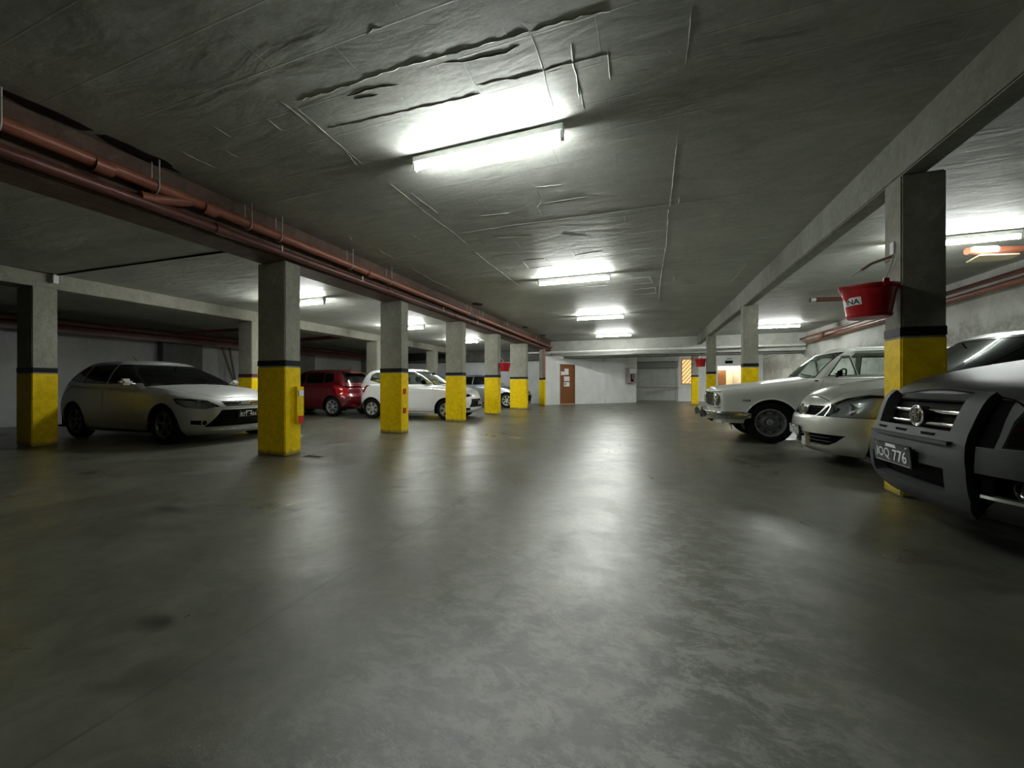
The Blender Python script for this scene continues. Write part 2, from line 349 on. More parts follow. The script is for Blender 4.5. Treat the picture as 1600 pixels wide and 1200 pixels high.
# ------------------------------------------------------------------ mesh helpers
def link(name, verts, faces, mat, parent=None, smooth=False, sharp=None):
    me = bpy.data.meshes.new(name)
    me.from_pydata([tuple(v) for v in verts], [], faces)
    me.update()
    if smooth:
        for p in me.polygons: p.use_smooth = True
        if sharp: me.set_sharp_from_angle(angle=math.radians(sharp))
    o = bpy.data.objects.new(name, me); COL.objects.link(o)
    me.materials.append(M[mat] if isinstance(mat, str) else mat)
    if parent is not None: o.parent = parent
    return o
class MB:
    def __init__(s): s.v = []; s.f = []
    def add(s, v, f):
        n = len(s.v); s.v += [tuple(p) for p in v]; s.f += [tuple(i + n for i in q) for q in f]; return s
    def box(s, x0, x1, y0, y1, z0, z1):
        return s.add([(x0, y0, z0), (x1, y0, z0), (x1, y1, z0), (x0, y1, z0), (x0, y0, z1), (x1, y0, z1), (x1, y1, z1), (x0, y1, z1)],
                     [(0, 3, 2, 1), (4, 5, 6, 7), (0, 1, 5, 4), (1, 2, 6, 5), (2, 3, 7, 6), (3, 0, 4, 7)])
    def bbox(s, x0, x1, y0, y1, z0, z1, b):
        """a box with bevelled edges"""
        bm = bmesh.new(); bmesh.ops.create_cube(bm, size=1)
        for v in bm.verts: v.co = Vector(((x0 + x1) / 2 + v.co.x * (x1 - x0), (y0 + y1) / 2 + v.co.y * (y1 - y0), (z0 + z1) / 2 + v.co.z * (z1 - z0)))
        bmesh.ops.bevel(bm, geom=bm.edges[:], offset=b, segments=2, affect='EDGES')
        bm.verts.index_update()
        s.add([v.co for v in bm.verts], [[v.index for v in f.verts] for f in bm.faces]); bm.free(); return s
    def tube(s, pts, r, n=12, cap=True):
        pts = [Vector(p) for p in pts]; rings = []
        up = Vector((0, 0, 1))
        prev = None
        for i, p in enumerate(pts):
            d = (pts[min(i + 1, len(pts) - 1)] - pts[max(i - 1, 0)]).normalized()
            a = d.cross(up)
            if a.length < 1e-3: a = d.cross(Vector((0, 1, 0)))
            a.normalize()
            if prev is not None and a.dot(prev) < 0: a = -a
            prev = a; b_ = d.cross(a).normalized()
            rr = r[i] if isinstance(r, (list, tuple)) else r
            rings.append([p + (a * math.cos(2 * PI * k / n) + b_ * math.sin(2 * PI * k / n)) * rr for k in range(n)])
        v = [q for R_ in rings for q in R_]; f = []
        for i in range(len(pts) - 1):
            for k in range(n):
                f.append((i * n + k, i * n + (k + 1) % n, (i + 1) * n + (k + 1) % n, (i + 1) * n + k))
        if cap: f.append(tuple(range(n - 1, -1, -1))); f.append(tuple((len(pts) - 1) * n + k for k in range(n)))
        return s.add(v, f)
    def lathe(s, prof, n=40, axis='y', c=(0, 0, 0), arc=None):
        """prof (r, h): revolve about an axis through c"""
        v = []; full = arc is None; a0, a1 = (0, 2 * PI) if full else arc
        m = n if full else n + 1
        for (r, h) in prof:
            for k in range(m):
                t = a0 + (a1 - a0) * k / n
                if axis == 'y': v.append((c[0] + r * math.cos(t), c[1] + h, c[2] + r * math.sin(t)))
                elif axis == 'x': v.append((c[0] + h, c[1] + r * math.cos(t), c[2] + r * math.sin(t)))
                else: v.append((c[0] + r * math.cos(t), c[1] + r * math.sin(t), c[2] + h))
        f = []
        for i in range(len(prof) - 1):
            for k in range(n):
                k2 = (k + 1) % m if full else k + 1
                f.append((i * m + k, i * m + k2, (i + 1) * m + k2, (i + 1) * m + k))
        return s.add(v, f)
    def prism(s, poly, h0, h1, axis='z'):
        n = len(poly)
        def P(u, w_, h):
            return {'z': (u, w_, h), 'y': (u, h, w_), 'x': (h, u, w_)}[axis]
        v = [P(u, w_, h0) for u, w_ in poly] + [P(u, w_, h1) for u, w_ in poly]
        f = [tuple(range(n - 1, -1, -1)), tuple(range(n, 2 * n))] + [(i, (i + 1) % n, n + (i + 1) % n, n + i) for i in range(n)]
        return s.add(v, f)
    def move(s, mtx, start=0):
        for i in range(start, len(s.v)): s.v[i] = tuple(mtx @ Vector(s.v[i]))
        return s
    def build(s, name, mat, parent=None, smooth=False, sharp=35):
        return link(name, s.v, s.f, mat, parent, smooth, sharp)
def tag(o, label=None, cat=None, group=None, kind=None):
    if label: o['label'] = label
    if cat: o['category'] = cat
    if group: o['group'] = group
    if kind: o['kind'] = kind
    return o
def empty(name, loc=(0, 0, 0), rz=0.0, label=None, cat=None, group=None):
    o = bpy.data.objects.new(name, None); COL.objects.link(o); o.location = loc; o.rotation_euler = (0, 0, rz); o.empty_display_size = 0.1
    return tag(o, label, cat, group)
def struct(o, mt=None): o['kind'] = 'structure'; return o
def copy_tree(o, parent=None):
    c = o.copy(); COL.objects.link(c); c.parent = parent
    for ch in [x for x in COL.objects if x.parent == o]:
        copy_tree(ch, c)
    return c
_txt = {}
def text_mesh(body, height, width, depth=0.003):
    """lettering as verts/faces in the local xy plane, centred, fitted to width x height"""
    cu = bpy.data.curves.new('t', 'FONT'); cu.body = body; cu.size = 1; cu.extrude = 0.0
    cu.align_x = 'CENTER'; cu.resolution_u = 3; cu.offset = 0.012
    o = bpy.data.objects.new('t', cu); COL.objects.link(o)
    bpy.context.view_layer.update()
    me = bpy.data.meshes.new_from_object(o.evaluated_get(bpy.context.evaluated_depsgraph_get()))
    bpy.data.objects.remove(o)
    bm = bmesh.new(); bm.from_mesh(me)
    r = bmesh.ops.extrude_face_region(bm, geom=bm.faces[:])
    for e in r['geom']:
        if isinstance(e, bmesh.types.BMVert): e.co.z += 1.0
    bm.verts.index_update()
    vs = [v.co.copy() for v in bm.verts]; fs = [[v.index for v in f.verts] for f in bm.faces]; bm.free()
    x0 = min(v.x for v in vs); x1 = max(v.x for v in vs); y0 = min(v.y for v in vs); y1 = max(v.y for v in vs)
    return [((v.x - (x0 + x1) / 2) / (x1 - x0) * width, (v.y - (y0 + y1) / 2) / (y1 - y0) * height, v.z * depth) for v in vs], fs

def ray(px, py=602.0):
    a = (px - 800) / 600.0
    s, c = math.sin(YAW), math.cos(YAW)
    return Vector((-s + a * c, c + a * s, (602.0 - py) / 600.0))
def on_z(px, py, z):      # point of a photographed pixel on a horizontal plane
    r = ray(px, py); t = (z - 1.0) / r.z
    return Vector((r.x * t, r.y * t, z))
def on_x(px, X): r = ray(px); return r.y * X / r.x     # Y of a photographed column of pixels on the plane x = X

# ================================================================== the room
CZ = 3.27      # main ceiling
LZ = 2.87      # ceiling over the left bays
YN, YF = -8.0, 19.7
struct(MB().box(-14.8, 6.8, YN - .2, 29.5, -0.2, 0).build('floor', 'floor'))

# main ceiling with its cast seams and burrs modelled into the same surface
cm = MB().box(-4.85, 6.8, YN - .2, 20.3, CZ, CZ + .25)
def ridge(mb, pts, wd=.012, h=.008, jit=.006, z=CZ, step=.05, gap=0.0):
    wd *= .75; h *= .62; jit *= .6
    q = [on_z(x, y, z) for x, y in pts]
    P = []
    for a, b in zip(q[:-1], q[1:]):
        n = max(1, int((b - a).length / step))
        for k in range(n): P.append(a.lerp(b, k / n))
    P.append(q[-1])
    sec = []
    for i, p in enumerate(P):
        d = (P[min(i + 1, len(P) - 1)] - P[max(i - 1, 0)]).normalized()
        s = Vector((d.y, -d.x, 0)); p = p + s * random.uniform(-jit, jit)
        ww = wd * random.uniform(.5, 1.2); hh = h * random.uniform(.4, 1.2)
        if i in (0, len(P) - 1): hh = .0005
        if gap and random.random() < gap: hh = -.002
        sec.append((p + s * ww + Vector((0, 0, .002)), p - Vector((0, 0, hh)), p - s * ww + Vector((0, 0, .002))))
    v = [x for t in sec for x in t]; f = []
    for i in range(len(sec) - 1):
        for k in (0, 1): f.append((3 * i + k, 3 * i + k + 1, 3 * i + k + 4, 3 * i + k + 3))
    mb.add(v, f)
def z3(l): return [(400 + .375 * x, .375 * y) for x, y in l]
def z4(l): return [(1000 + .375 * x, .375 * y) for x, y in l]
def z1(l): return [(.25 * x, 150 + .25 * y) for x, y in l]
def z2(l): return [(400 + .3 * x, 350 + .3 * y) for x, y in l]
def z8(l): return [(780 + .2875 * x, 380 + .2875 * y) for x, y in l]
rd = MB()
for l in ([(165, 445), (310, 570), (450, 690)], [(1145, 135), (1190, 270), (1245, 470)], [(560, 765), (700, 880), (830, 975), (880, 1020)],
          [(830, 975), (1060, 940), (1250, 915), (1600, 870)], [(1100, 740), (1165, 780), (1190, 840), (1175, 860), (1195, 910)], [(1165, 780), (1280, 768)],
          [(1190, 848), (1380, 818)], [(40, 490), (110, 545)]):
    ridge(cm, z3(l), .009, .008)
for l in ([(170, 420), (340, 370), (600, 280), (780, 235), (1140, 130)], [(1140, 130), (1390, 55), (1480, 45)], [(300, 535), (480, 495), (700, 445), (935, 390)], [(860, 265), (900, 330), (935, 390)],
          [(920, 355), (1080, 325), (1200, 295), (1310, 262), (1480, 225)], [(1210, 300), (1280, 285)], [(1150, 145), (1100, 110)], [(930, 900), (1060, 885)], [(1270, 975), (1400, 985)],
          [(460, 145), (490, 118), (530, 115)], [(700, 100), (745, 105)], [(1450, 215), (1490, 175)], [(1000, 990), (1150, 985)], [(370, 625), (420, 690)], [(460, 440), (490, 435)],
          [(590, 640), (660, 700)], [(640, 800), (760, 890)], [(1340, 350), (1370, 460)], [(1310, 180), (1350, 420)], [(1460, 210), (1480, 330)], [(350, 370), (345, 400)]):
    ridge(cm, z3(l), .016, .010, .012)
for l in ([(215, 30), (205, 160), (190, 270)], [(155, 590), (140, 720), (125, 860)], [(118, 870), (108, 1060)], [(0, 868), (120, 855), (160, 848), (165, 820)], [(160, 848), (320, 828), (440, 808), (580, 790)]):
    ridge(cm, z4(l), .008, .008)
for l in ([(640, 130), (660, 150), (720, 175)], [(810, 230), (930, 300), (1040, 345)], [(1140, 145), (1220, 210), (1270, 245), (1340, 300), (1385, 330)], [(1390, 190), (1500, 180), (1545, 215), (1420, 232), (1390, 195)],
          [(1160, 262), (1280, 245)], [(480, 55), (500, 90)], [(800, 50), (860, 85)], [(480, 135), (570, 128)], [(970, 315), (1040, 345)], [(1210, 300), (1330, 295)]):
    ridge(cm, z2(l), .014, .010, .010)
for l in ([(670, 195), (820, 182), (832, 215), (680, 225), (668, 195)], [(950, 172), (1130, 160), (1132, 195), (950, 205), (950, 172)], [(950, 232), (1090, 222), (1095, 250), (955, 258)], [(905, 20), (880, 180), (868, 300)],
          [(470, 235), (580, 228), (600, 215)], [(720, 255), (850, 240), (850, 270), (720, 280)], [(1250, 220), (1290, 180), (1345, 110)], [(390, 45), (410, 65), (560, 40)], [(860, 300), (1000, 318)], [(1160, 235), (1330, 228)]):
    ridge(cm, z8(l), .016, .010, .015)
for l in ([(1330, 185), (1445, 258)], [(1130, 345), (1230, 395), (1350, 450)], [(1410, 340), (1490, 385)]):
    ridge(cm, z1(l), .006, .008, .001)
for k in range(9):       # comb marks beside the seams
    x = 100 + 9 * k; ridge(cm, z3([(x, 420 + 6 * k), (x + 65, 470 + 8 * k)]), .004, .006, .001)
for k in range(11):
    x = 1100 + 13 * k; ridge(cm, z3([(x, 100 - 6 * k), (x + 30, 122 - 6 * k)]), .006, .010, .002)
for k in range(26):      # burrs and pits
    x, y = random.uniform(500, 1300), random.uniform(30, 300)
    ridge(cm, [(x, y), (x + random.uniform(-8, 8), y + random.uniform(-3, 3))], .014, .010, .004, step=.03)
co = cm.build('ceiling', 'ceiling'); struct(co)
cv = MB()
for l in ([(380, 402), (430, 385), (480, 370), (590, 350)], [(410, 415), (510, 395)], [(780, 262), (860, 260), (940, 240), (1040, 220), (1100, 187)], [(1200, 290), (1300, 262)]):
    ridge(cv, z3(l), .022, .008, .010)
struct(cv.build('ceiling_crevice', 'crevice', co))
struct(MB().box(-14.8, -5.24, YN - .2, 20.3, LZ, LZ + .25).build('ceiling_left', 'ceiling'))
struct(MB().box(-14.8, 6.8, 20.3, 29.5, 2.87, 3.1).build('ceiling_far', 'ceiling'))

# walls
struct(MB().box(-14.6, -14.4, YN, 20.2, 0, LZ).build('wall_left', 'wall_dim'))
struct(MB().box(6.4, 6.6, YN, 29.3, 0, CZ).build('wall_right', 'wall_old'))
struct(MB().box(-14.6, 6.6, YN - .2, YN, 0, CZ).build('wall_back', 'wall_dark'))
struct(MB().box(-14.6, -4.9, 20.0, 20.2, 0, LZ).build('wall_far_left', 'wall'))
# slanting wall with the wooden door
P1 = Vector((-0.64, 23.45, 0))
P0 = Vector((-4.95, 18.87, 0))
sd = (P1 - P0).normalized(); sn = Vector((sd.y, -sd.x, 0))      # sn points to the camera side
SL = (P1 - P0).length; sang = math.atan2(sd.y, sd.x)
def slant(mb, u0, u1, d0, d1, z0, z1):
    """box along the slanting wall: u along it, d out of it towards the camera"""
    n = len(mb.v); mb.box(u0, u1, -d1, -d0, z0, z1)
    for i in range(n, len(mb.v)):
        x, y, z = mb.v[i]; p = P0 + sd * x - sn * y * 1.0
        mb.v[i] = (P0.x + sd.x * x + sn.x * (-y), P0.y + sd.y * x + sn.y * (-y), z)
    return mb
def u_at(px):
    r = ray(px)     # P0 + sd*u = r*t
    det = r.x * (-sd.y) + sd.x * r.y
    t = (P0.x * (-sd.y) + sd.x * P0.y) / det
    return (Vector((r.x * t, r.y * t, 0)) - P0).dot(sd)
ud0, ud1 = u_at(875), u_at(898.5)
wm = MB()
uq = ud1 + .3; wm.box(-5.10, -4.95, 18.87, 20.0, 0, 2.5); slant(wm, 0, ud0, -.2, 0, 0, 2.5); slant(wm, ud1, uq, -.2, 0, 0, 2.5); slant(wm, uq, SL, -.2, 0, 0, 2.87); slant(wm, ud0, ud1, -.2, 0, 2.10, 2.5)
ws = wm.build('wall_slanting', 'wall'); struct(ws)
struct(slant(MB(), u_at(944), u_at(950), 0, .10, 0, 2.87).build('trim_1', 'wall'))
uu = u_at(944)
struct(slant(MB(), 0.0, uu, 0, .03, 2.28, 2.36).build('trim_2', 'wall'))
dr = empty('door_1', P0 + sd * ud0, sang); dr['kind'] = 'structure'
DW = ud1 - ud0
MB().box(.03, DW - .03, .05, .09, .03, 2.05).build('door_leaf', 'wood_door', dr)
MB().box(0, .03, 0, .12, 0, 2.10).box(DW - .03, DW, 0, .12, 0, 2.10).box(0.03, DW - .03, 0, .12, 2.05, 2.10).build('door_frame', 'wood_door', dr)
MB().box(.03, DW - .03, .0, .10, .0, .028).build('threshold', 'pale_wood', dr)
hd = MB().tube([(.09, .05, 1.0), (.09, -.005, 1.0), (.19, -.005, 1.0)], .009, 8); hd.build('door_handle', 'chrome', dr)
def door_pt(u, z): return P0 + sd * (ud0 + u) + sn * (-.045) + Vector((0, 0, z))
for i, (u0, u1, z0, z1, lab) in enumerate([(.33, .60, 1.55, 1.87, 'white paper sheet pinned highest on the wooden door'),
                                           (.09, .33, 1.53, 1.72, 'small white note pinned at the left edge of the wooden door'),
                                           (.30, .66, 1.22, 1.46, 'wide white notice in the middle of the sheets on the wooden door'),
                                           (.29, .66, .94, 1.16, 'white notice pinned lowest on the wooden door, half dark printed')]):
    e = empty('paper_notice', P0 + sd * ud0, sang, lab, 'notice')
    u0 *= DW; u1 *= DW
    MB().box(u0, u1, .046, .049, z0, z1).build('sheet', 'paper', e)
    if i == 3: MB().box(u0 + .02, u0 + .15, .0445, .0458, z0 + .07, z1 - .04).build('printed_picture', 'steel', e)
    if i == 2: MB().box(u0 + .03, u1 - .03, .0445, .0458, z0 + .04, z0 + .06).box(u0 + .03, u1 - .03, .0445, .0458, z0 + .1, z0 + .11).box(u0 + .03, u1 - .03, .0445, .0458, z1 - .06, z1 - .05).build('printed_line', 'steel', e)
# box on the slanting wall
ub = u_at(975.5); ub2 = u_at(988)
e = empty('wall_box', P0 + sd * ub, sang, 'grey steel box with a white upper front hung on the slanting wall', 'electrical box')
wb = ub2 - ub
MB().bbox(.05, wb, -.30, -.002, 1.12, 2.0, .02).build('housing', 'steel', e)
MB().box(.10, wb - .03, -.315, -.301, 1.68, 1.96).build('white_panel', 'paper', e)
MB().box(.20, wb - .22, -.312, -.301, 1.2, 1.62).build('dark_slot', 'black', e)
MB().box(.30, wb - .3, -.33, -.3125, 1.35, 1.60).build('label_strip', 'paper', e)

# garage shutter recess
struct(MB().box(-.84, -.64, 23.45, 26.4, 0, 2.87).build('wall_recess_left', 'wall'))
W2 = MB().box(1.80, 1.98, 26.2, 26.4, 0, 2.87).box(1.98, 2.96, 26.2, 26.4, 0, 1.06).box(1.98, 2.96, 26.2, 26.4, 2.66, 2.87)
OX0, OX1 = 4.03, 5.45
W2.box(2.96, OX0, 26.2, 26.4, 0, 2.87).box(OX0, OX1, 26.2, 26.4, 2.17, 2.87).box(OX1, 6.4, 26.2, 26.4, 0, 2.87).box(OX0, OX1, 26.2, 26.4, 0, .95)
struct(W2.build('wall_far_right', 'wall'))
struct(MB().box(-.64, 1.80, 25.3, 26.4, 2.48, 2.87).build('trim_3', 'shutter'))
sh = empty('roller_shutter', (0, 26.1, 0), 0, 'grey closed garage shutter in the recess at the far end', 'shutter')
sm_ = MB().box(-.52, 1.66, .02, .08, .06, 2.1)
for k in range(13): sm_.box(-.52, 1.66, .005, .02, .10 + k * .152, .10 + k * .152 + .12)
sm_.build('slat_curtain', 'shutter', sh)
MB().box(-.62, 1.78, -.35, .1, 2.1, 2.478).build('roller_box', 'shutter_dk', sh)
MB().box(-.62, -.53, -.03, .12, 0, 2.1).build('guide_rail', 'shutter', sh)
MB().box(1.67, 1.78, -.03, .12, 0, 2.1).build('guide_rail', 'shutter', sh)
MB().box(-.52, 1.66, -.01, .1, 0.0, .06).build('bottom_bar', 'shutter_dk', sh)
tag(MB().tube([(-.637, 24.2, .86), (1.797, 25.9, .86)], .03, 8).build('barrier_rail', 'rail'), 'brown horizontal rail across the front of the grey shutter', 'rail')

# window with diagonal grille, lit from behind
wn = empty('window_1', (0, 26.2, 0)); wn['kind'] = 'structure'
MB().box(1.985, 2.955, .09, .12, 1.065, 2.655).build('window_pane', 'warm_pane', wn)
wf = MB().box(1.985, 2.04, -.02, .08, 1.065, 2.655).box(2.90, 2.955, -.02, .08, 1.065, 2.655).box(2.04, 2.90, -.02, .08, 2.60, 2.655).box(2.04, 2.90, -.02, .08, 1.065, 1.12)
wf.build('window_frame', 'orange_frame', wn)
gr = MB()
for k in range(9):
    z0 = .45 + k * .26; pts = []
    a = (2.04, z0); b = (2.90, z0 + 1.02)
    za, zb_ = a[1], b[1]; xa, xb = a[0], b[0]
    if za < 1.12: xa += (1.12 - za) / (1.02 / .86); za = 1.12
    if zb_ > 2.60: xb -= (zb_ - 2.60) / (1.02 / .86); zb_ = 2.60
    if xb > xa + .05: gr.tube([(xa, .0, za), (xb, .0, zb_)], .024, 6)
gr.build('diagonal_grille', 'rail', wn)

# warm lit room seen through the opening at the far right
struct(MB().box(3.6, 6.0, 28.4, 28.6, 0, 2.87).box(3.6, 3.8, 26.4, 28.4, 0, 2.87).box(5.9, 6.1, 26.4, 28.4, 0, 2.87).build('wall_inner_room', 'peach'))
e = empty('cabinet', (4.75, 28.1, 0), 0, 'tall brown cabinet with two doors in the lit far room', 'cabinet')
MB().box(-.42, .42, -.2, .25, 0, 1.98).build('carcass', 'old_wood', e)
MB().box(-.40, -.01, -.225, -.201, .1, 1.95).build('door', 'wood_door', e); MB().box(.01, .40, -.225, -.201, .1, 1.95).build('door', 'pale_wood', e)
tag(MB().box(OX0 + .01, OX1 - .01, 26.12, 26.45, .951, 1.02).build('counter', 'old_wood'), 'dark wooden counter ledge across the lit far opening', 'counter')
e = empty('exit_sign', (4.62, 26.2, 2.42), 0, 'small black rectangular sign hung on the bright far right wall', 'sign')
MB().box(-.20, .20, -.05, -.001, -.10, .07).build('sign_box', 'black', e)
tag(MB().box(4.5, 4.78, 26.185, 26.199, 2.57, 2.62).build('name_strip', 'shutter_dk'), 'thin grey lettered strip above the black sign on the far wall', 'sign strip')

# beams
def beam(x0, x1, y0, y1, z0, z1, mat, lab, b=.012):
    return tag(MB().bbox(x0, x1, y0, y1, z0, z1, b).build('ceiling_beam', mat), lab, 'beam')
LBX0, LBX1 = -5.27, -4.80
beam(LBX0, LBX1, YN, 19.55, 2.755, CZ + .02, 'brown_beam', 'long stained beam on the left yellow columns, beside the red pipes')
beam(2.14, 2.33, YN, 19.55, 2.885, CZ + .02, 'beam', 'long bare concrete beam on the right hand columns')
beam(-9.90, -9.42, YN, 19.4, 2.62, LZ + .02, 'column', 'rough concrete beam over the second row of left columns')
beam(-14.2, -5.30, 19.45, 19.95, 2.33, LZ + .02, 'dark_conc', 'dark cross beam on the far left white wall')
beam(-4.79, 6.38, 19.60, 20.3, 2.50, CZ + .02, 'ceiling', 'pale cross beam at the far end behind the white pipe run')
beam(-4.6, 6.38, 19.75, 20.25, 2.40, 2.495, 'dark_conc', 'thin dark strip added as shade under the pale far cross beam', .005)  # added dark strip paints the shade beneath the cross beam
beam(-14.38, -14.0, YN, 19.4, 2.66, LZ + .02, 'dark_conc', 'dark beam along the top of the left wall')
# pilasters on the left wall
for i, (y0, y1, lab) in enumerate([(7.6, 8.72, 'grey concrete pilaster on the left wall behind the silver hatchback'), (12.45, 13.35, 'grey concrete pilaster on the left wall behind the red car'), (16.6, 17.3, 'narrow concrete pilaster on the left wall nearest the far end')]):
    tag(MB().bbox(-14.39, -14.12, y0, y1, 0, 2.66, .01).build('pilaster', 'dark_conc'), lab, 'pilaster', 'pilasters on the left wall')

# columns
def column(x0, x1, y0, y1, top, zy, lab, group, stripe='stripe', bare=None, base=True):
    e = empty('column', ((x0 + x1) / 2, (y0 + y1) / 2, 0), 0, lab, 'column', group)
    a, b = (x1 - x0) / 2, (y1 - y0) / 2
    MB().bbox(-a, a, -b, b, 0, top, .012).build('shaft', 'column', e)
    p = .004
    MB().bbox(-a - p, a + p, -b - p, b + p, 0.001, zy, .012).build('yellow_band', 'yellow', e)
    MB().bbox(-a - p * 1.5, a + p * 1.5, -b - p * 1.5, b + p * 1.5, zy, zy + .10, .012).build('black_stripe', stripe, e)
    return e
ccL = [(4.02, .26, -5.33), (6.71, .26, -5.32), (9.46, .26, -5.30), (12.16, .26, -5.30), (15.38, .26, -5.52)]
lab = ['nearest yellow column of the left row, beside the silver hatchback', 'second yellow column of the left row, in front of the white hatchback door',
       'third yellow column of the left row, hiding the white car front wheel', 'fourth yellow column of the left row, with a red bucket on it', 'fifth yellow column of the left row, in front of the far grey car']
cols = [column(x0, -4.80, y, y + d, 2.755, 1.265, lab[i], 'yellow columns of the left row') for i, (y, d, x0) in enumerate(ccL)]
column(-5.33, -4.80, 1.2, 1.46, 2.755, 1.265, 'yellow column outside the left edge of the picture', 'yellow columns of the left row')
column(-5.0, -4.78, 18.15, 18.4, 2.755, 1.265, 'slim yellow column by the wooden door, a red pipe runs down it', 'yellow columns of the left row')
for y, lb in [(4.4, 'nearest yellow column on the right, behind the grey car, bucket hung on it'), (10.4, 'second yellow column on the right, behind the cream white sedan'),
              (16.3, 'third yellow column on the right, in front of the white far wall'), (21.7, 'farthest yellow column on the right, beside the orange window')]:
    x0, x1 = (2.14, 2.45)
    column(x0, x1, y, y + .26, 2.885 if y < 20 else 2.87, 1.43, lb, 'yellow columns of the right row')
for y, lb in [(3.28, 'leftmost yellow column of the second left row, at the tail of the silver hatchback'), (6.95, 'yellow column of the second left row, glimpsed behind the nearest column'),
              (11.7, 'bare looking column above the red car roof'), (15.8, 'column of the second left row above the white hatchback bonnet')]:
    column(-9.9, -9.42, y, y + .29, 2.62, 1.2, lb, 'columns of the second left row', 'maroon' if y == 6.95 else 'stripe')
# corner reflectors on the first two left columns
e = empty('reflector_strip', (-4.79, 4.17, 0), 0, 'yellow corner guard with white top and red foot on the nearest left column', 'reflector')
MB().box(-.002, .05, 0, .11, .47, .98).build('guard', 'yellow', e)
MB().box(.051, .062, .02, .10, .84, .93).build('white_reflector', 'paper', e)
MB().box(.051, .062, .02, .10, .45, .56).build('red_reflector', 'red_refl', e)
for z, lb in ((.82, 'upper red marker on the second left column'), (.42, 'lower red marker on the second left column')):
    tag(MB().box(-4.793, -4.778, 6.78, 6.86, z, z + .11).build('marker', 'red_refl'), lb, 'marker', 'red markers on the second column')

# fluorescent lamps
def lamp(x0, x1, y, cz, lab, grp, tube='tube'):
    e = empty('fluorescent_lamp', ((x0 + x1) / 2, y, cz), 0, lab, 'ceiling lamp', grp)
    h = (x1 - x0) / 2
    MB().bbox(-h, h, -.035, .045, -.075, -.012, .006).box(-.05, .05, .0, .03, -.012, 0).build('housing', 'housing', e)
    MB().tube([(-h + .03, -.005, -.118), (h - .03, -.005, -.118)], .019, 14).build('tube', tube, e)
    for s in (-1, 1):
        MB().bbox(s * (h - .014) - .014, s * (h - .014) + .014, -.03, .022, -.145, -.06, .004).build('lamp_holder', 'housing', e)
    MB().tube([(.02, .046, -.02), (.03, .075, -.03), (-.02, .08, -.012), (-.05, .05, -.02)], .007, 6).build('cable_knot', 'black', e)
    return e
G = 'fluorescent tube lamps on the ceiling'
lamp(-2.19, -.685, 3.28, CZ, 'nearest and largest lit tube lamp over the driving lane', G, 'tube_dim')
lamp(-2.20, -.70, 7.95, CZ, 'second lit tube lamp along the lane ceiling', G)
lamp(-2.20, -.70, 12.6, CZ, 'third lit tube lamp along the lane ceiling', G)
lamp(-2.15, -.65, 17.3, CZ, 'farthest lit tube lamp along the lane ceiling', G)
lamp(-7.95, -6.45, 6.35, LZ, 'lit tube lamp behind the nearest left column', G)
lamp(-7.95, -6.45, 10.2, LZ, 'lit tube lamp behind the second left column', G)
lamp(-7.95, -6.45, 14.2, LZ, 'lit tube lamp behind the third left column', G)
lamp(3.62, 5.12, 7.72, CZ, 'lit tube lamp over the right bays by the nearest right column', G, 'tube_dim')
lamp(3.75, 5.25, 16.7, CZ, 'lit tube lamp over the right bays above the cream sedan', G)
lamp(3.4, 4.9, 21.2, 2.87, 'unseen lit tube lamp added beyond the far cross beam for the far wall', G)  # unseen lamp added to brighten the white far wall
lamp(4.2, 5.4, 27.4, 2.87, 'lit tube lamp in the warm far room', G)

# pipes
def sleeve(mb, p, r, l, ax='y'):
    mb.lathe([(r * .8, -l / 2), (r, -l / 2), (r, l / 2), (r * .8, l / 2)], 16, ax, p)
PX, PZ, PR = -4.665, 2.985, .058
e = empty('drain_pipe', (PX, 7, PZ), 0, 'bright red brown drain pipe hung beside the left beam', 'pipe')
MB().tube([(0, YN + .05 - 7, .035), (0, -4.5, .02), (0, 2, .0), (0, 7, -.015), (0, 12.3, -.03)], PR, 18).build('pipe_run', 'pipe', e, True)
for y in (2.05, 2.95, 5.6, 9.5, 10.2, 12.6, 16.4):
    fm = MB(); sleeve(fm, (0, y - 7, .0), PR * 1.2, .13); fm.build('pipe_coupling', 'pipe', e, True)
MB().tube([(0, 2.75 - 7, .0), (-.03, 2.6 - 7, -.05), (-.055, 2.45 - 7, -.10), (-.055, 2.35 - 7, -.12)], PR * .9, 14).build('pipe_branch', 'pipe', e, True)
for y in (9.75, 9.95):
    jm = MB(); sleeve(jm, (0, y - 7, 0), PR * 1.28, .12); jm.build('rusty_joint', 'dark_conc', e, True)
for px in (0, 243, 388, 436, 547, 608, 733, 752, 790, 840):
    y = on_x(max(px, 4), PX) if px else 1.45
    m = MB(); n = 16
    rr = PR + .003
    pts = [(0 + math.cos(t) * rr, y - 7, math.sin(t) * rr) for t in [PI + k * PI / n for k in range(n + 1)]]
    m.tube([(-rr, y - 7, .27)] + pts + [(rr, y - 7, .0), (rr, y - 7, .27)], .006, 6)
    m.build('pipe_strap', 'strap', e)
e = empty('drain_pipe', (-4.72, 7, 2.82), 0, 'dark red pipe under the bright pipe along the left beam', 'pipe')
MB().tube([(0, YN + .05 - 7, .0), (0, 12.3, -.01)], .052, 16).build('pipe_run', 'pipe_dark', e, True)
for y in (3.1, 6.2, 8.9, 12.0, 14.9):
    fm = MB(); sleeve(fm, (0, y - 7, 0), .062, .12); fm.build('pipe_coupling', 'pipe_dark', e, True)
for px in (438, 564, 691, 745): # little clips
    y = on_x(px, -4.7)
    MB().box(.045, .060, y - 7 - .008, y - 7 + .008, -.01, .07).build('pipe_clip', 'strap', e)
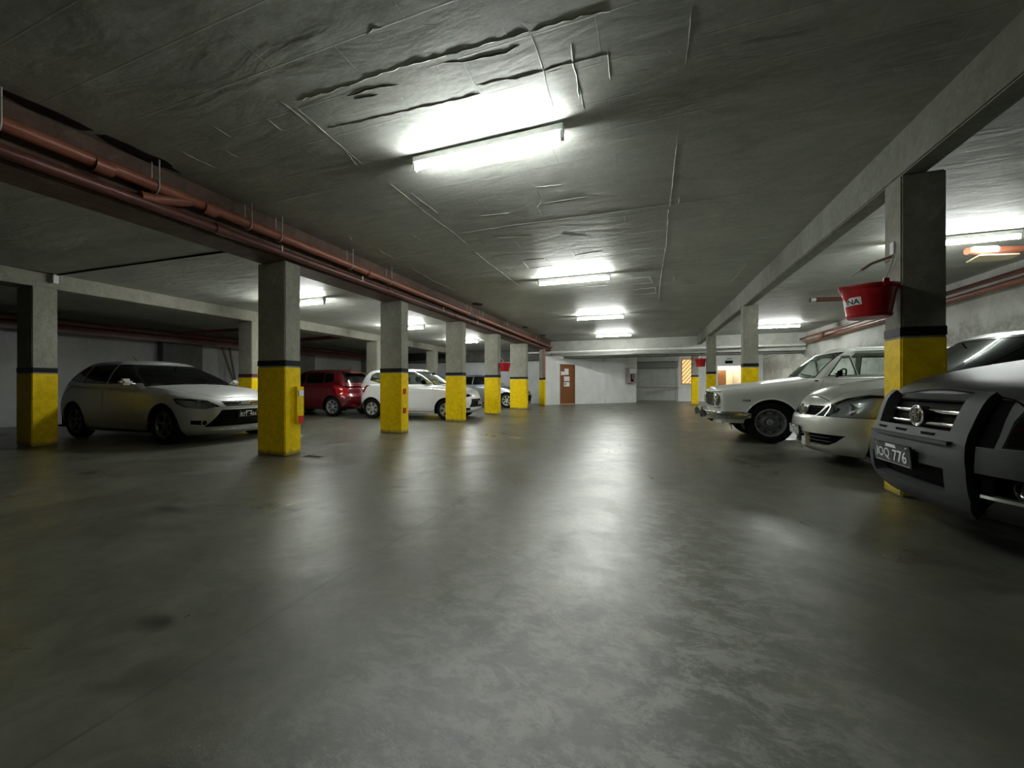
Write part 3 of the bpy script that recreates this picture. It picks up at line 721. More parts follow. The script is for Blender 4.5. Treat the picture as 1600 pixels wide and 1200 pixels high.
# broken out ceiling patches where pipes rise, the nearest two doubling as shade over the pipe
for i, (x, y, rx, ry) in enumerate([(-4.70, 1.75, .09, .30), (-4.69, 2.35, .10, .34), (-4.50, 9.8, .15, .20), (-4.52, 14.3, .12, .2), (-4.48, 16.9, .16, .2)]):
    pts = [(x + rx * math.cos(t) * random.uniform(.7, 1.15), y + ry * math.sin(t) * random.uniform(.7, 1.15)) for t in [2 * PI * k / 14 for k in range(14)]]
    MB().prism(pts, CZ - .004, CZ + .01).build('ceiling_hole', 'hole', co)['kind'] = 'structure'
# vertical pipe on the slim column
e = empty('downpipe', (-4.72, 18.06, 0), 0, 'red brown vertical pipe on the slim column, yellow at the foot', 'pipe')
MB().tube([(0, 0, 1.37), (0, 0, 2.75)], .06, 14).build('upper_pipe', 'pipe', e, True)
MB().tube([(0, 0, 0), (0, 0, 1.27)], .065, 14).build('yellow_pipe', 'yellow', e, True)
MB().tube([(0, 0, 1.27), (0, 0, 1.37)], .066, 14).build('black_stripe', 'stripe', e, True)
# white pipe run along the far cross beam
e = empty('white_pipe', (0, 19.5, 2.66), 0, 'long white horizontal pipe in front of the far cross beam', 'pipe')
MB().tube([(-5.7, -.92, -.03), (6.3, -.05, .06)], .045, 12).build('pipe_run', 'white_pipe', e, True)
for x in (-4.4, -.7, 3.2):
    k = (x + 5.7) / 12.0; fm = MB(); sleeve(fm, (x, -.92 + .87 * k, -.03 + .09 * k), .06, .5 if x == -.7 else .3, 'x'); fm.build('pipe_coupling', 'white_pipe', e, True)
# right bays: pipes along the wall
e = empty('wall_pipe', (6.25, 8, 2.92), 0, 'red pipe along the top of the stained right wall', 'pipe')
MB().tube([(0, YN + .1 - 8, .08), (0, 11.2, -.12)], .06, 14).build('pipe_run', 'pipe', e, True)
MB().tube([(-.35, 8.6, -.08), (-.12, 9.6, -.1), (0, 10.2, -.11)], .05, 12).build('branch', 'pipe', e, True)
e = empty('wall_pipe', (6.05, 8, 2.98), 0, 'second dark red pipe beside the stained right wall pipe', 'pipe')
MB().tube([(0, YN + .1 - 8, .05), (0, 11.2, -.05)], .045, 14).build('pipe_run', 'pipe_dark', e, True)
e = empty('cross_pipe', (5.4, 8.2, 3.10), 0, 'short red pipe with torn white wrapping under the right lamp', 'pipe')
MB().tube([(-.68, -.15, 0), (.0, .0, .0), (.8, .15, .03)], .055, 14).build('pipe_run', 'pipe', e, True)
MB().tube([(-.60, -.135, .01), (-.30, -.07, .01)], .060, 14).build('white_wrapping', 'paper', e, True)
bq = [(4.87, 8.32), (4.79, 7.92), (5.32, 8.05), (5.40, 8.36)]
tag(MB().prism(bq, 2.985, 3.005).build('board', 'pale_wood'), 'pale wooden board wedged under the red pipe at the right lamp', 'board')
e = empty('stub_pipe', (4.6, 11.1, 3.0), 0, 'short dark pipe end hanging under the ceiling beyond the near bucket', 'pipe')
MB().tube([(-.85, 0, .05), (1.4, .1, .0)], .05, 12).build('pipe_run', 'pipe_dark', e, True)
MB().lathe([(.03, -.06), (.06, -.06), (.06, .04), (.03, .04)], 14, 'x', (-.85, 0, .05)).build('pipe_socket', 'strap', e, True)
# left bays pipes
e = empty('wall_pipe', (-13.9, 8, 2.58), 0, 'dark red pipe along the top of the left wall', 'pipe')
MB().tube([(0, YN + .2 - 8, .0), (0, 11, -.02)], .09, 14).build('pipe_run', 'pipe_dark', e, True)
MB().tube([(.1, 2.6, .0), (1.8, 2.9, .12), (3.4, 3.1, .18)], .07, 12).build('branch', 'pipe_dark', e, True)
MB().tube([(.1, -.2, .02), (1.6, .3, .12), (2.3, .6, .16)], .06, 12).build('branch', 'pipe_dark', e, True)
MB().box(-.12, .12, YN + .2 - 8, 11, -.26, -.10).build('cable_tray', 'pipe_dark', e)
tag(MB().tube([(-9.41, 3.55, LZ - .012), (-7.4, 3.62, LZ - .014), (-5.29, 3.72, LZ - .012)], .013, 8).build('ceiling_cable', 'black'), 'thin black cable across the left ceiling to the beam corner', 'cable')
tag(MB().box(-9.40, -9.36, 3.50, 3.56, LZ - .16, LZ - .002).build('cable_bracket', 'paper'), 'small white bracket at the end of the left ceiling cable', 'bracket')
# poles leaning on the left wall
for (pt, pb, lb) in (((345, 537), (372, 616), 'left one of two thin poles leaning on the left wall'), ((358, 540), (373, 625), 'right one of two thin poles leaning on the left wall')):
    r1, r0 = ray(*pt), ray(*pb); X = -14.33
    a = r1 * (X / r1.x) + Vector((0, 0, 1)); b = r0 * ((X + .35) / r0.x) + Vector((0, 0, 1))
    d = (b - a); b = a + d * (a.z / (a.z - b.z))
    tag(MB().tube([a, b], .035, 8).build('leaning_pole', 'old_wood'), lb, 'pole')
# floor drain cover
e = empty('drain_cover', (on_z(490, 714, 0).x, on_z(490, 714, 0).y, 0), 0, 'small rusty drain cover in the floor beside the nearest left column', 'drain cover')
MB().box(-.17, .17, -.07, .07, 0, .006).build('frame', 'rail', e)
dm = MB()
for k in range(9): dm.box(-.15 + k * .034, -.15 + k * .034 + .018, -.055, .055, .006, .009)
dm.build('slot_grid', 'black', e)

# buckets
def bucket(loc, R_, H, rz, lab, tilt=0.0, label=True, hook=True):
    e = empty('bucket', loc, rz, lab, 'bucket', 'red fire buckets hung on columns')
    m = MB()
    m.lathe([(.0, 0), (R_ * .74, 0), (R_ * .78, .012), (R_ * .80, .03), (R_ * .765, .035), (R_ * .93, H * .86), (R_ * .95, H * .88), (R_ * 1.0, H * .90), (R_ * 1.03, H * .97), (R_ * 1.03, H), (R_ * .985, H), (R_ * .95, H * .9), (R_ * .72, .02), (0, .02)], 48, 'z')
    for i, v in enumerate(m.v):       # the pouring lip
        x, y, z = v; a = math.atan2(y, x); k = max(0, 1 - abs(a) / .38) if z > H * .8 else 0
        s = 1 + .16 * k * ((z - H * .8) / (H * .2)); m.v[i] = (x * s, y * s, z + .01 * k)
    m.build('pail', 'bucket', e, True, 50)
    for s in (-1, 1): MB().bbox(-.022, .022, s * R_ * 1.03 - .01, s * R_ * 1.03 + .01, H * .86, H + .03, .005).build('handle_lug', 'bucket', e)
    return e
be = bucket((1.925, 4.44, 1.62), .205, .285, PI + .15, 'large red bucket with white lettered sticker on the nearest right column')
# its wire handle pulled up to the hook, grip on it
m = MB(); hk = Vector((-.165, .05, .55))
Lp = [Vector((0, .2, .30)), Vector((-.06, .17, .42)), Vector((-.13, .1, .52)), hk, Vector((-.04, -.02, .51)), Vector((.07, -.12, .42)), Vector((.02, -.21, .30))]
m.tube(Lp, .004, 6).build('wire_handle', 'strap', be, True)
MB().tube([hk.lerp(Lp[4], .1), Lp[4], Lp[4].lerp(Lp[5], .5)], .013, 8).build('handle_grip', 'rail', be, True)
tv, tf = text_mesh('INA', .045, .115, .001)
tm = MB(); R0 = .19
def wrap(u, z, off):  # on the tapering pail, around its axis
    zz = .145 + z; r = .205 * (.765 + (.93 - .765) * zz / (.285 * .86)) + off
    a = wrap.a0 + u / r
    return (r * math.cos(a), r * math.sin(a), zz)
wrap.a0 = math.radians(12)
lm = MB(); nn = 12
lv = []
for k in range(nn + 1):
    u = -.095 + .19 * k / nn
    lv += [wrap(u, -.035, .0025), wrap(u, .035, .0025)]
lm.add(lv, [(2 * k, 2 * k + 2, 2 * k + 3, 2 * k + 1) for k in range(nn)])
sk = lm.build('sticker', 'paper', be)
MB().add([wrap(u + .025, z - .004, .0028 + d) for u, z, d in tv], tf).build('sticker_lettering', 'black', sk)
e = empty('bucket_hook', (2.14, 4.52, 2.2), 0, 'steel hook with white tag on the nearest right column above the bucket', 'hook')
MB().tube([(0, 0, 0), (-.05, 0, -.01), (-.07, 0, -.04), (-.05, 0, -.06), (-.03, 0, -.04)], .007, 8).build('hook', 'strap', e, True)
MB().box(-.012, -.001, -.03, .03, .01, .12).build('white_tag', 'paper', e)
b2 = bucket((-4.60, 12.3, 1.48), .19, .28, .3, 'small red bucket on the fourth left column')
MB().tube([(0, .19, .27), (-.1, .1, .42), (-.16, 0, .46), (-.1, -.1, .42), (0, -.19, .27)], .006, 6).build('wire_handle', 'strap', b2, True)
b3 = bucket((1.93, 16.42, 1.72), .2, .3, PI, 'small red bucket seen between the two farthest right columns')
MB().tube([(0, .2, .29), (-.1, .1, .44), (-.17, 0, .50), (-.1, -.1, .44), (0, -.2, .29)], .006, 6).build('wire_handle', 'strap', b3, True)
# parapet edge along the right wall beyond the cross beam
struct(MB().box(6.30, 6.41, 20.3, 26.2, 2.58, 2.66).build('trim_4', 'wall'))

# ================================================================== cars
def pchip(xs, ys):
    xs = np.array(xs, float); ys = np.array(ys, float)
    h = np.diff(xs); d = np.diff(ys) / h
    m = np.zeros_like(ys)
    for i in range(1, len(xs) - 1):
        if d[i - 1] * d[i] > 0:
            w1 = 2 * h[i] + h[i - 1]; w2 = h[i] + 2 * h[i - 1]
            m[i] = (w1 + w2) / (w1 / d[i - 1] + w2 / d[i])
    m[0] = d[0]; m[-1] = d[-1]
    def f(x):
        x = min(max(x, xs[0]), xs[-1]); i = int(min(np.searchsorted(xs, x, side='right') - 1, len(xs) - 2))
        t = (x - xs[i]) / h[i]; t2 = t * t; t3 = t2 * t
        return float((2 * t3 - 3 * t2 + 1) * ys[i] + (t3 - 2 * t2 + t) * h[i] * m[i] + (-2 * t3 + 3 * t2) * ys[i + 1] + (t3 - t2) * h[i] * m[i + 1])
    return f
def fn(p): return pchip(*zip(*p))

def shell_bm(S):
    """closed-up skin lofted from level outlines. S: zb, top(x), front(v), rear(v), half(v), cf, cr, nf, nr, plan(x), crown, nv, cap"""
    top, fr, re, hf, plan = fn(S['top']), fn(S['front']), fn(S['rear']), fn(S['half']), fn(S['plan'])
    zb = S['zb'] if callable(S['zb']) else (lambda x, z=S['zb']: z)
    NA, NS = 22, S.get('ns', 46)
    def outline(v):
        xf, xr, w_ = fr(v), re(v), hf(v); cf, cr = S['cf'], S['cr']; P = []
        for i in range(NA):
            t = (PI / 2) * i / NA
            P.append((xf + cf * (1 - max(0, math.cos(t)) ** (2 / S['nf'])), w_ * math.sin(t) ** (2 / S['nf'])))
        for i in range(NS + 1):
            P.append((xf + cf + (xr - cr - xf - cf) * i / NS, w_))
        for i in range(NA - 1, -1, -1):
            t = (PI / 2) * i / NA
            P.append((xr - cr * (1 - max(0, math.cos(t)) ** (2 / S['nr'])), w_ * math.sin(t) ** (2 / S['nr'])))
        return [(x, y * plan(x)) for x, y in P]
    vs = S.get('vs') or [i / S.get('nv', 22) for i in range(S.get('nv', 22) + 1)]
    rows = []
    for v in vs:
        rows.append([Vector((x, -y, zb(x) + (top(x) - zb(x)) * v)) for x, y in outline(v)])
    last = rows[-1]; cap = []
    NC = 12
    for k in range(1, NC + 1):
        s = k / NC
        cap.append([Vector((p.x, p.y * (1 - s), p.z + S['crown'] * (1 - (1 - s) ** 2) * min(1, abs(p.y) / (S['cw'])) ** 1.0)) for p in last])
    rows += cap
    bm = bmesh.new()
    for side in (1, -1):
        V = [[bm.verts.new((p.x, p.y * side, p.z)) for p in r] for r in rows]
        for i in range(len(V) - 1):
            for j in range(len(V[0]) - 1):
                q = (V[i][j], V[i][j + 1], V[i + 1][j + 1], V[i + 1][j])
                bm.faces.new(q if side == 1 else q[::-1])
    bmesh.ops.remove_doubles(bm, verts=bm.verts, dist=2e-4)
    bmesh.ops.dissolve_degenerate(bm, edges=bm.edges, dist=1e-5)
    bmesh.ops.recalc_face_normals(bm, faces=bm.faces)
    for f in bm.faces: f.smooth = True
    # make sure normals point outwards
    f = max(bm.faces, key=lambda f: f.calc_center_median().z)
    f.normal_update()
    if f.normal.z < 0: bmesh.ops.reverse_faces(bm, faces=bm.faces)
    bm.normal_update()
    lay = bm.verts.layers.float_vector.new('n0')
    for v in bm.verts: v[lay] = v.normal
    return bm

AX = {'front': (Vector((0, 1, 0)), Vector((1, 0, 0))), 'rear': (Vector((0, 1, 0)), Vector((-1, 0, 0)))}
def cutout(bm, poly, view, keep=False, cond=None, side=0):
    """cut the convex region poly (u, z) seen along a view direction out of a skin.
    view: 'front' / 'rear' (u = y), 'near' / 'far' (u = x), ('diag', angle, side) (u across a slanted view), 'top' (u = x, z -> y)"""
    if view in ('front', 'rear'):
        e, d = AX[view]; ez = Vector((0, 0, 1))
    elif view in ('near', 'far'):
        e = Vector((1, 0, 0)); d = Vector((0, 1 if view == 'near' else -1, 0)); ez = Vector((0, 0, 1))
    elif view == 'top':
        e = Vector((1, 0, 0)); ez = Vector((0, 1, 0)); d = Vector((0, 0, -1))
    else:
        _, ang, sgn = view; a = math.radians(ang)      # looking at the front corner; sgn -1 near side, +1 far side
        e = Vector((math.sin(a), sgn * math.cos(a), 0)); d = Vector((math.cos(a), -sgn * math.sin(a), 0)); ez = Vector((0, 0, 1))
    us = [p[0] for p in poly]; zs = [p[1] for p in poly]
    lay = bm.verts.layers.float_vector['n0']
    ins = []
    for f in bm.faces:
        if f.normal.dot(d) > -0.06: continue
        c = f.calc_center_median()
        if side and c.y * side < 0: continue
        if cond and not cond(c): continue
        fu = [v.co.dot(e) for v in f.verts]; fz = [v.co.dot(ez) for v in f.verts]
        if max(fu) < min(us) or min(fu) > max(us) or max(fz) < min(zs) or min(fz) > max(zs): continue
        ins.append(f)
    area = sum(poly[i][0] * poly[(i + 1) % len(poly)][1] - poly[(i + 1) % len(poly)][0] * poly[i][1] for i in range(len(poly)))
    if area < 0: poly = poly[::-1]
    for i in range(len(poly)):
        (u0, z0), (u1, z1) = poly[i], poly[(i + 1) % len(poly)]
        if math.hypot(u1 - u0, z1 - z0) < 1e-6: continue
        n = (e * (z1 - z0) - ez * (u1 - u0)).normalized()        # outward for counter-clockwise
        co = e * u0 + ez * z0
        geo = set(ins)
        for f in ins:
            geo.update(f.edges); geo.update(f.verts)
        if not ins: return None
        r = bmesh.ops.bisect_plane(bm, geom=list(geo), dist=1e-5, plane_co=co, plane_no=n)
        ins = [g for g in r['geom'] if isinstance(g, bmesh.types.BMFace) and g.is_valid and (g.calc_center_median() - co).dot(n) < 0]
    ins = list(set(ins))
    for f in ins:
        for v in f.verts:
            if Vector(v[lay]).length < 1e-3: v.normal_update(); v[lay] = v.normal
    verts = {}; V = []; F = []; NN = []
    for f in ins:
        q = []
        for v in f.verts:
            if v not in verts:
                verts[v] = len(V); V.append(v.co.copy()); nn = Vector(v[lay]); NN.append(nn.normalized() if nn.length > 1e-3 else v.normal.copy())
            q.append(verts[v])
        F.append(q)
    if not keep and ins: bmesh.ops.delete(bm, geom=ins, context='FACES')
    return V, F, NN
def thick(mb, patch, off, th):
    """add an offset, thickened copy of a cut-out patch"""
    if not patch: return mb
    V, F, NN = patch; n = len(V)
    v = [p + q * off for p, q in zip(V, NN)] + [p + q * (off - th) for p, q in zip(V, NN)]
    f = [list(q) for q in F] + [[i + n for i in q][::-1] for q in F]
    ed = {}
    for q in F:
        for i in range(len(q)):
            a, b = q[i], q[(i + 1) % len(q)]; ed[(a, b)] = 1
    for a, b in ed:
        if (b, a) not in ed: f.append([b, a, a + n, b + n])
    return mb.add(v, f)
def rimmed(bm, depth=.018):
    """skin to verts/faces with its open edges turned inwards"""
    lay = bm.verts.layers.float_vector['n0']
    bm.verts.index_update(); V = [v.co.copy() for v in bm.verts]; F = [[v.index for v in f.verts] for f in bm.faces]
    nn = []
    for v in bm.verts:
        q = Vector(v[lay]); nn.append(q.normalized() if q.length > 1e-3 else v.normal)
    new = {}
    for e in bm.edges:
        if len(e.link_faces) == 1:
            a, b = e.verts
            f = e.link_faces[0]
            vs = list(f.verts); i = vs.index(a)
            if vs[(i + 1) % len(vs)] is b: a, b = b, a
            for v in (a, b):
                if v.index not in new: new[v.index] = len(V); V.append(v.co - nn[v.index] * depth)
            F.append([a.index, b.index, new[b.index], new[a.index]])
    return V, F
def arch_poly(x, z, r, n=24, low=-.4):
    p = [(x + r * math.cos(t), z + r * math.sin(t)) for t in [PI * k / n for k in range(n + 1)]]
    return [(x + r, low)] + p + [(x - r, low)]
def inflate(poly, g):
    cx = sum(p[0] for p in poly) / len(poly); cy = sum(p[1] for p in poly) / len(poly)
    # offset edges outwards
    area = sum(poly[i][0] * poly[(i + 1) % len(poly)][1] - poly[(i + 1) % len(poly)][0] * poly[i][1] for i in range(len(poly)))
    P = poly if area > 0 else poly[::-1]; n = len(P); out = []
    for i in range(n):
        a, b, c = Vector(P[i - 1]), Vector(P[i]), Vector(P[(i + 1) % n])
        d1 = (b - a).normalized(); d2 = (c - b).normalized()
        n1 = Vector((d1.y, -d1.x)); n2 = Vector((d2.y, -d2.x)); m = (n1 + n2)
        m = m / max(.4, m.length_squared / 2) if m.length > 1e-6 else n1
        q = b + m * g; out.append((q.x, q.y))
    return out
def mirror(poly): return [(-u, z) for u, z in poly]

def wheel(car, x, y, R_, w_, side, style, rr, rim_mat='alloy'):
    """side -1: outer face towards -y"""
    e = empty('wheel', (x, y, R_)); e.parent = car
    s = -side
    def S(p): return [(r, h * -s) for r, h in p]     # h>0 means outwards
    hw = w_ / 2
    tp = [(rr - .004, hw * .72), (rr + .012, hw * .86), (rr + .03, hw * .97), (R_ * .86, hw * 1.0), (R_ * .94, hw * .93), (R_ * .985, hw * .78), (R_, hw * .55), (R_, -hw * .55), (R_ * .985, -hw * .78), (R_ * .94, -hw * .93), (R_ * .86, -hw), (rr + .03, -hw * .97), (rr - .004, -hw * .7)]
    m = MB().lathe(S([(r, h) for r, h in tp]), 56)
    for k in range(40):
        a = 2 * PI * k / 40
        for h0, h1 in ((-.5, -.2), (.2, .5)):
            m.tube([((R_ - .001) * math.cos(a), h0 * w_ * .9, (R_ - .001) * math.sin(a)), ((R_ - .001) * math.cos(a + .03), h1 * w_ * .55, (R_ - .001) * math.sin(a + .03))], .0035, 4)
    m.build('tyre', 'rubber', e, True, 50)
    o = hw * .80
    rimm = MB()
    rimm.lathe(S([(rr + .004, o), (rr - .002, o + .010), (rr - .014, o + .008), (rr - .022, o - .01), (rr - .03, o - .05), (rr - .035, -o)]), 56)
    if style == 'steel':
        dish = [(rr - .026, o - .030), (rr - .045, o - .055), (rr * .60, o - .055), (rr * .52, o - .030), (rr * .40, o - .022), (rr * .34, o - .040), (.001, o - .04)]
        n = 60; v = []; f = []
        rimm.build('rim', 'steel_rim', e, True, 40)
        MB().lathe(S(dish), 60).build('wheel_disc', 'wheel_disc', e, True, 40)
        hm = MB()
        for k in range(8):
            a = 2 * PI * (k + .5) / 8; c = (rr * .72 * math.cos(a), 0, rr * .72 * math.sin(a))
            pts = []
            for q in range(12):
                t = 2 * PI * q / 12; du, dv = .030 * math.cos(t), .019 * math.sin(t)
                pts.append((c[0] - math.sin(a) * du + math.cos(a) * dv, c[2] + math.cos(a) * du + math.sin(a) * dv))
            h = (o - .0535) * (1 if s < 0 else -1)
            hm.prism(pts, h - .002, h + .002, 'y')
        hm.build('vent_holes', 'rim_dark', e)
        MB().lathe(S([(.055, o - .035), (.052, o - .012), (.04, o - .005), (.001, o - .003)]), 24).build('hub_cap', 'steel_rim', e, True, 40)
    else:
        rimm.lathe(S([(.058, o - .05), (.056, o - .012), (.045, o - .004), (.001, o - .002)]), 24)
        n = {'alloy5': 5, 'cap': 6}.get(style, 7)
        for k in range(n):
            a = 2 * PI * k / n + .3
            wd0, wd1 = (.024, .020) if style != 'cap' else (.036, .060)
            if style == 'cap': segs = [(.04, .030), (rr * .5, .032), (rr * .8, .046), (rr - .02, .062)]
            elif style == 'alloy5': segs = [(.04, .026), (rr * .5, .022), (rr - .016, .040)]
            else: segs = [(.04, .022), (rr * .5, .016), (rr - .016, .024)]
            v = []
            for r, w2 in segs:
                for dh in (0, -.022):
                    for sg in (-1, 1):
                        hh = (o - .012 - .014 * (r < .06) + dh - (.006 if r > rr * .6 else 0)) * (1 if s < 0 else -1)
                        v.append((r * math.cos(a) - sg * w2 * math.sin(a), hh, r * math.sin(a) + sg * w2 * math.cos(a)))
            f = []
            for i in range(len(segs) - 1):
                b0, b1 = i * 4, i * 4 + 4
                f += [(b0, b0 + 1, b1 + 1, b1), (b0 + 2, b1 + 2, b1 + 3, b0 + 3), (b0, b1, b1 + 2, b0 + 2), (b0 + 1, b0 + 3, b1 + 3, b1 + 1)]
            rimm.add(v, f)
        rimm.build('rim', rim_mat, e, True, 35)
        MB().lathe(S([(.001, o - .075), (rr - .04, o - .07), (rr - .034, -o * .5)]), 32).build('brake_disc', 'rim_dark', e, True)
    return e

def plate(car, x, y, z, txt, wdt=.40, hgt=.13, ry=0.0, name='license_plate', scale_txt=(.34, .075), rear=False):
    e = MB().bbox(-.006, .006, -wdt / 2, wdt / 2, -hgt / 2, hgt / 2, .004).build(name, 'gloss_black', car)
    e.location = (x, y, z); e.rotation_euler = (0, ry, 0)
    zs = hgt * -.07
    wt = scale_txt[0]
    # text reads from the front (looking along +x): left of the text is at +y
    for body, u0, nm2 in ((txt.split()[0], -.27 * wt, 'plate_letters'), (txt.split()[1], .27 * wt, 'plate_digits')):
        tv, tf = text_mesh(body, scale_txt[1], wt * .43, .0015)
        MB().add([(-.0065 - d, -(u + u0), v + zs) for u, v, d in tv], [q[::-1] for q in tf]).build(nm2, 'white', e)
    b = MB().add([(-.0068, .055, hgt * .43), (-.0068, -.055, hgt * .43), (-.0068, -.065, hgt * .28), (-.0068, .065, hgt * .28)], [(0, 1, 2, 3)])
    b.box(-.0068, -.0062, -wdt * .44, wdt * .44, -hgt * .46, -hgt * .445)
    for sy in (-1, 1): b.lathe([(.001, -.0085), (.006, -.008), (.006, -.006)], 10, 'x', (0, sy * wdt * .4, hgt * .38))
    b.build('plate_band', 'white', e)
    return e
def surf_x(P, y, z):
    """nose surface x for a given y, z on the car's own skin (ray cast)"""
    h = P['tree'].ray_cast(Vector((-2, y, z)), Vector((1, 0, 0)))
    return h[0].x if h[0] else 0.0
def surf_y(P, x, z, side):
    h = P['tree'].ray_cast(Vector((x, side * 3, z)), Vector((0, -side, 0)))
    return h[0].y if h[0] else side * .8
def surf_z(P, x, y):
    h = P['tree'].ray_cast(Vector((x, y, 4)), Vector((0, 0, -1)))
    return h[0].z if h[0] else 1.0

def build_car(name, nose, heading, label, S):
    """nose: world x, y of the nose centre; heading: world angle of the local +x (nose to tail)"""
    Lc = S['L']; ca, sa = math.cos(heading), math.sin(heading)
    car = empty('car', (nose[0] + ca * Lc / 2, nose[1] + sa * Lc / 2, 0), heading, label, 'car')
    off = Vector((-Lc / 2, 0, 0)); made = []
    low = shell_bm(S['body']); gh = shell_bm(S['house'])
    from mathutils.bvhtree import BVHTree
    P = {'tree': BVHTree.FromBMesh(low), 'gtree': BVHTree.FromBMesh(gh), 'car': car, 'S': S}
    def part(mb, nm, mat, parent=None, smooth=True, sharp=38, lab=None):
        if not mb.v: return None
        o = mb.build(nm, mat, parent or car, smooth, sharp); o_shift = parent is None
        if lab: o['label'] = lab
        if parent is None: made.append(o)
        return o
    P['part'] = part
    # wheel arches
    for xw in S['axles']:
        for sd_, view in ((-1, 'near'), (1, 'far')):
            cutout(low, arch_poly(xw, S['R'], S['Ra']), view, side=sd_)
            mb = MB().lathe([(S['Ra'], 0), (S['Ra'], .30)], 26, 'y', (xw, 0, S['R']), arc=(-.35, PI + .35))
            ys = surf_y(P, xw, S['R'] + S['Ra'] * .5, sd_)
            for i, v in enumerate(mb.v): mb.v[i] = (v[0], ys - sd_ * (.012 + v[1]), v[2])
            cpl = arch_poly(xw, S['R'], S['Ra'], 16, .2); hb = ys - sd_ * .31
            mb.prism(cpl, hb, hb - sd_ * .004, 'y')
            part(mb, 'wheel_housing', 'black')
            if S.get('lip'):
                pts = []
                for k in range(25):
                    t = PI * k / 24 if k not in (0, 24) else PI * k / 24
                    zz = S['R'] + (S['Ra'] + .004) * math.sin(t); xx = xw + (S['Ra'] + .004) * math.cos(t)
                    pts.append((xx, surf_y(P, xx, max(zz, S['body']['zbn'] + .03), sd_) + sd_ * .002, zz))
                part(MB().tube(pts, S['lip'], 8), 'arch_lip', S.get('lipmat', S['paint']))
    # panels in the given order: (name, skin, view, polys, material, offset, thickness, both sides, extra)
    for q in S['panels']:
        nm, skin, view, polys, mat, o_, th = q[:7]; ex = q[7] if len(q) > 7 else {}
        bm = low if skin == 'body' else gh
        views = [(view, polys, ex.get('side', 0))]
        if ex.get('both'):
            if view in ('near', 'far'): views = [('near', polys, -1), ('far', polys, 1)]
            elif isinstance(view, tuple): views = [(('diag', view[1], -1), polys, -1), (('diag', view[1], 1), polys, 1)]
            else: views = [(view, polys, 0), (view, [mirror(p) for p in polys], 0)]
        for vw, pl, sd_ in views:
            mb = MB(); rg = MB(); bkm = MB()
            for p in pl:
                pt = cutout(bm, p, vw, cond=ex.get('cond'), side=sd_, keep=ex.get('keep', False))
                thick(mb, pt, o_, th)
                if nm == 'headlamp_lens': thick(bkm, pt, -.055, .005)
                if ex.get('gap'):
                    g = cutout(bm, inflate(p, ex['gap']), vw, cond=ex.get('cond'), side=sd_)
                    if ex.get('gapmat'): thick(rg, g, ex.get('gapoff', 0), .006)
            ob = part(mb, nm, mat, sharp=ex.get('sharp', 38), lab=ex.get('lab'))
            if nm == 'headlamp_lens' and ob: part(bkm, 'lamp_backing', ex.get('back', 'lamp_back'), ob)
            if rg.v and ob: part(rg, ex.get('gapname', 'window_seal'), ex['gapmat'], ob)
            if ex.get('inner') and ob:
                for (nm2, mat2, fnc) in ex['inner']:
                    m2 = fnc(P, sd_ if sd_ else 0, vw)
                    if m2 and m2.v: part(m2, nm2, mat2, ob)
    V, F = rimmed(low); part(MB().add(V, F), 'body_shell', S['paint'])
    V, F = rimmed(gh, .025); part(MB().add(V, F), 'roof', S['paint'])
    # underbody
    xs0, xs1 = S['axles']
    ub = MB(); Rw = S['Ra'] + .02; hw = S['hw'] - .05; zb = S['body']['zbn'] + .03
    def ye(x): return max(.2, min(abs(surf_y(P, x, zb + .05, -1)), abs(surf_y(P, x, S['hood0'] - .08, -1))) - .04)
    x_f = min(.42, xs0 - Rw - .03); yf = min(hw - .04, ye(x_f)); ye_ = ye
    ub.box(x_f, xs0 - Rw, -yf, yf, zb, zb + .03).box(xs0 - Rw, xs0 + Rw, -hw + .30, hw - .30, zb, zb + .03).box(xs0 + Rw, xs1 - Rw, -hw, hw, zb, zb + .03)
    ub.box(xs1 - Rw, xs1 + Rw, -hw + .30, hw - .30, zb, zb + .03).box(xs1 + Rw, Lc - .15, -hw + .04, hw - .04, zb, zb + .03)
    ub.box(xs0 - .2, xs0 + .35, -hw + .30, hw - .30, zb - .06, zb)
    part(ub, 'underbody', 'black', smooth=False)
    xb_ = S.get('bulk', .34); yb_ = min(S['hw'] * .8, ye_(xb_ - .02))
    bk = MB().box(xb_, xb_ + .02, -yb_, yb_, zb, S['hood0'] - .06)
    part(bk, 'radiator_wall', 'black', smooth=False)
    # wheels
    for xw in S['axles']:
        for sd_ in (-1, 1):
            ys = surf_y(P, xw, S['R'] + S['Ra'] * .5, sd_)
            we = wheel(car, xw, ys - sd_ * (S['ww'] / 2 + S.get('inset', .03)), S['R'], S['ww'], sd_, S['wheel'], S['rr'], S.get('rim', 'alloy'))
            made.append(we)
    # interior
    it = S.get('interior')
    if it:
        seat_m = it['seat']
        for sy in (-1, 1):
            x, y, z = it['front'], sy * it['sy'], it['z']
            e = MB().bbox(x, x + .50, y - .25, y + .25, z, z + .16, .05)
            part(e, 'seat_cushion', seat_m)
            b = MB().bbox(-.06, .06, y - .24, y + .24, 0, .60, .05)
            if it.get('rest', True): b.bbox(-.045, .045, y - .13, y + .13, .62, .80, .035); b.tube([(0, y - .06, .58), (0, y - .06, .64)], .008, 6); b.tube([(0, y + .06, .58), (0, y + .06, .64)], .008, 6)
            b.move(Matrix.Translation((x + .50, 0, z + .08)) @ Matrix.Rotation(math.radians(14), 4, 'Y'))
            part(b, 'seat_backrest', seat_m)
        x = it['rear']
        part(MB().bbox(x, x + .5, -.62, .62, it['z'], it['z'] + .16, .05), 'seat_cushion', seat_m)
        b = MB().bbox(-.07, .07, -.62, .62, 0, .55, .05)
        b.move(Matrix.Translation((x + .52, 0, it['z'] + .08)) @ Matrix.Rotation(math.radians(18), 4, 'Y')); part(b, 'seat_backrest', seat_m)
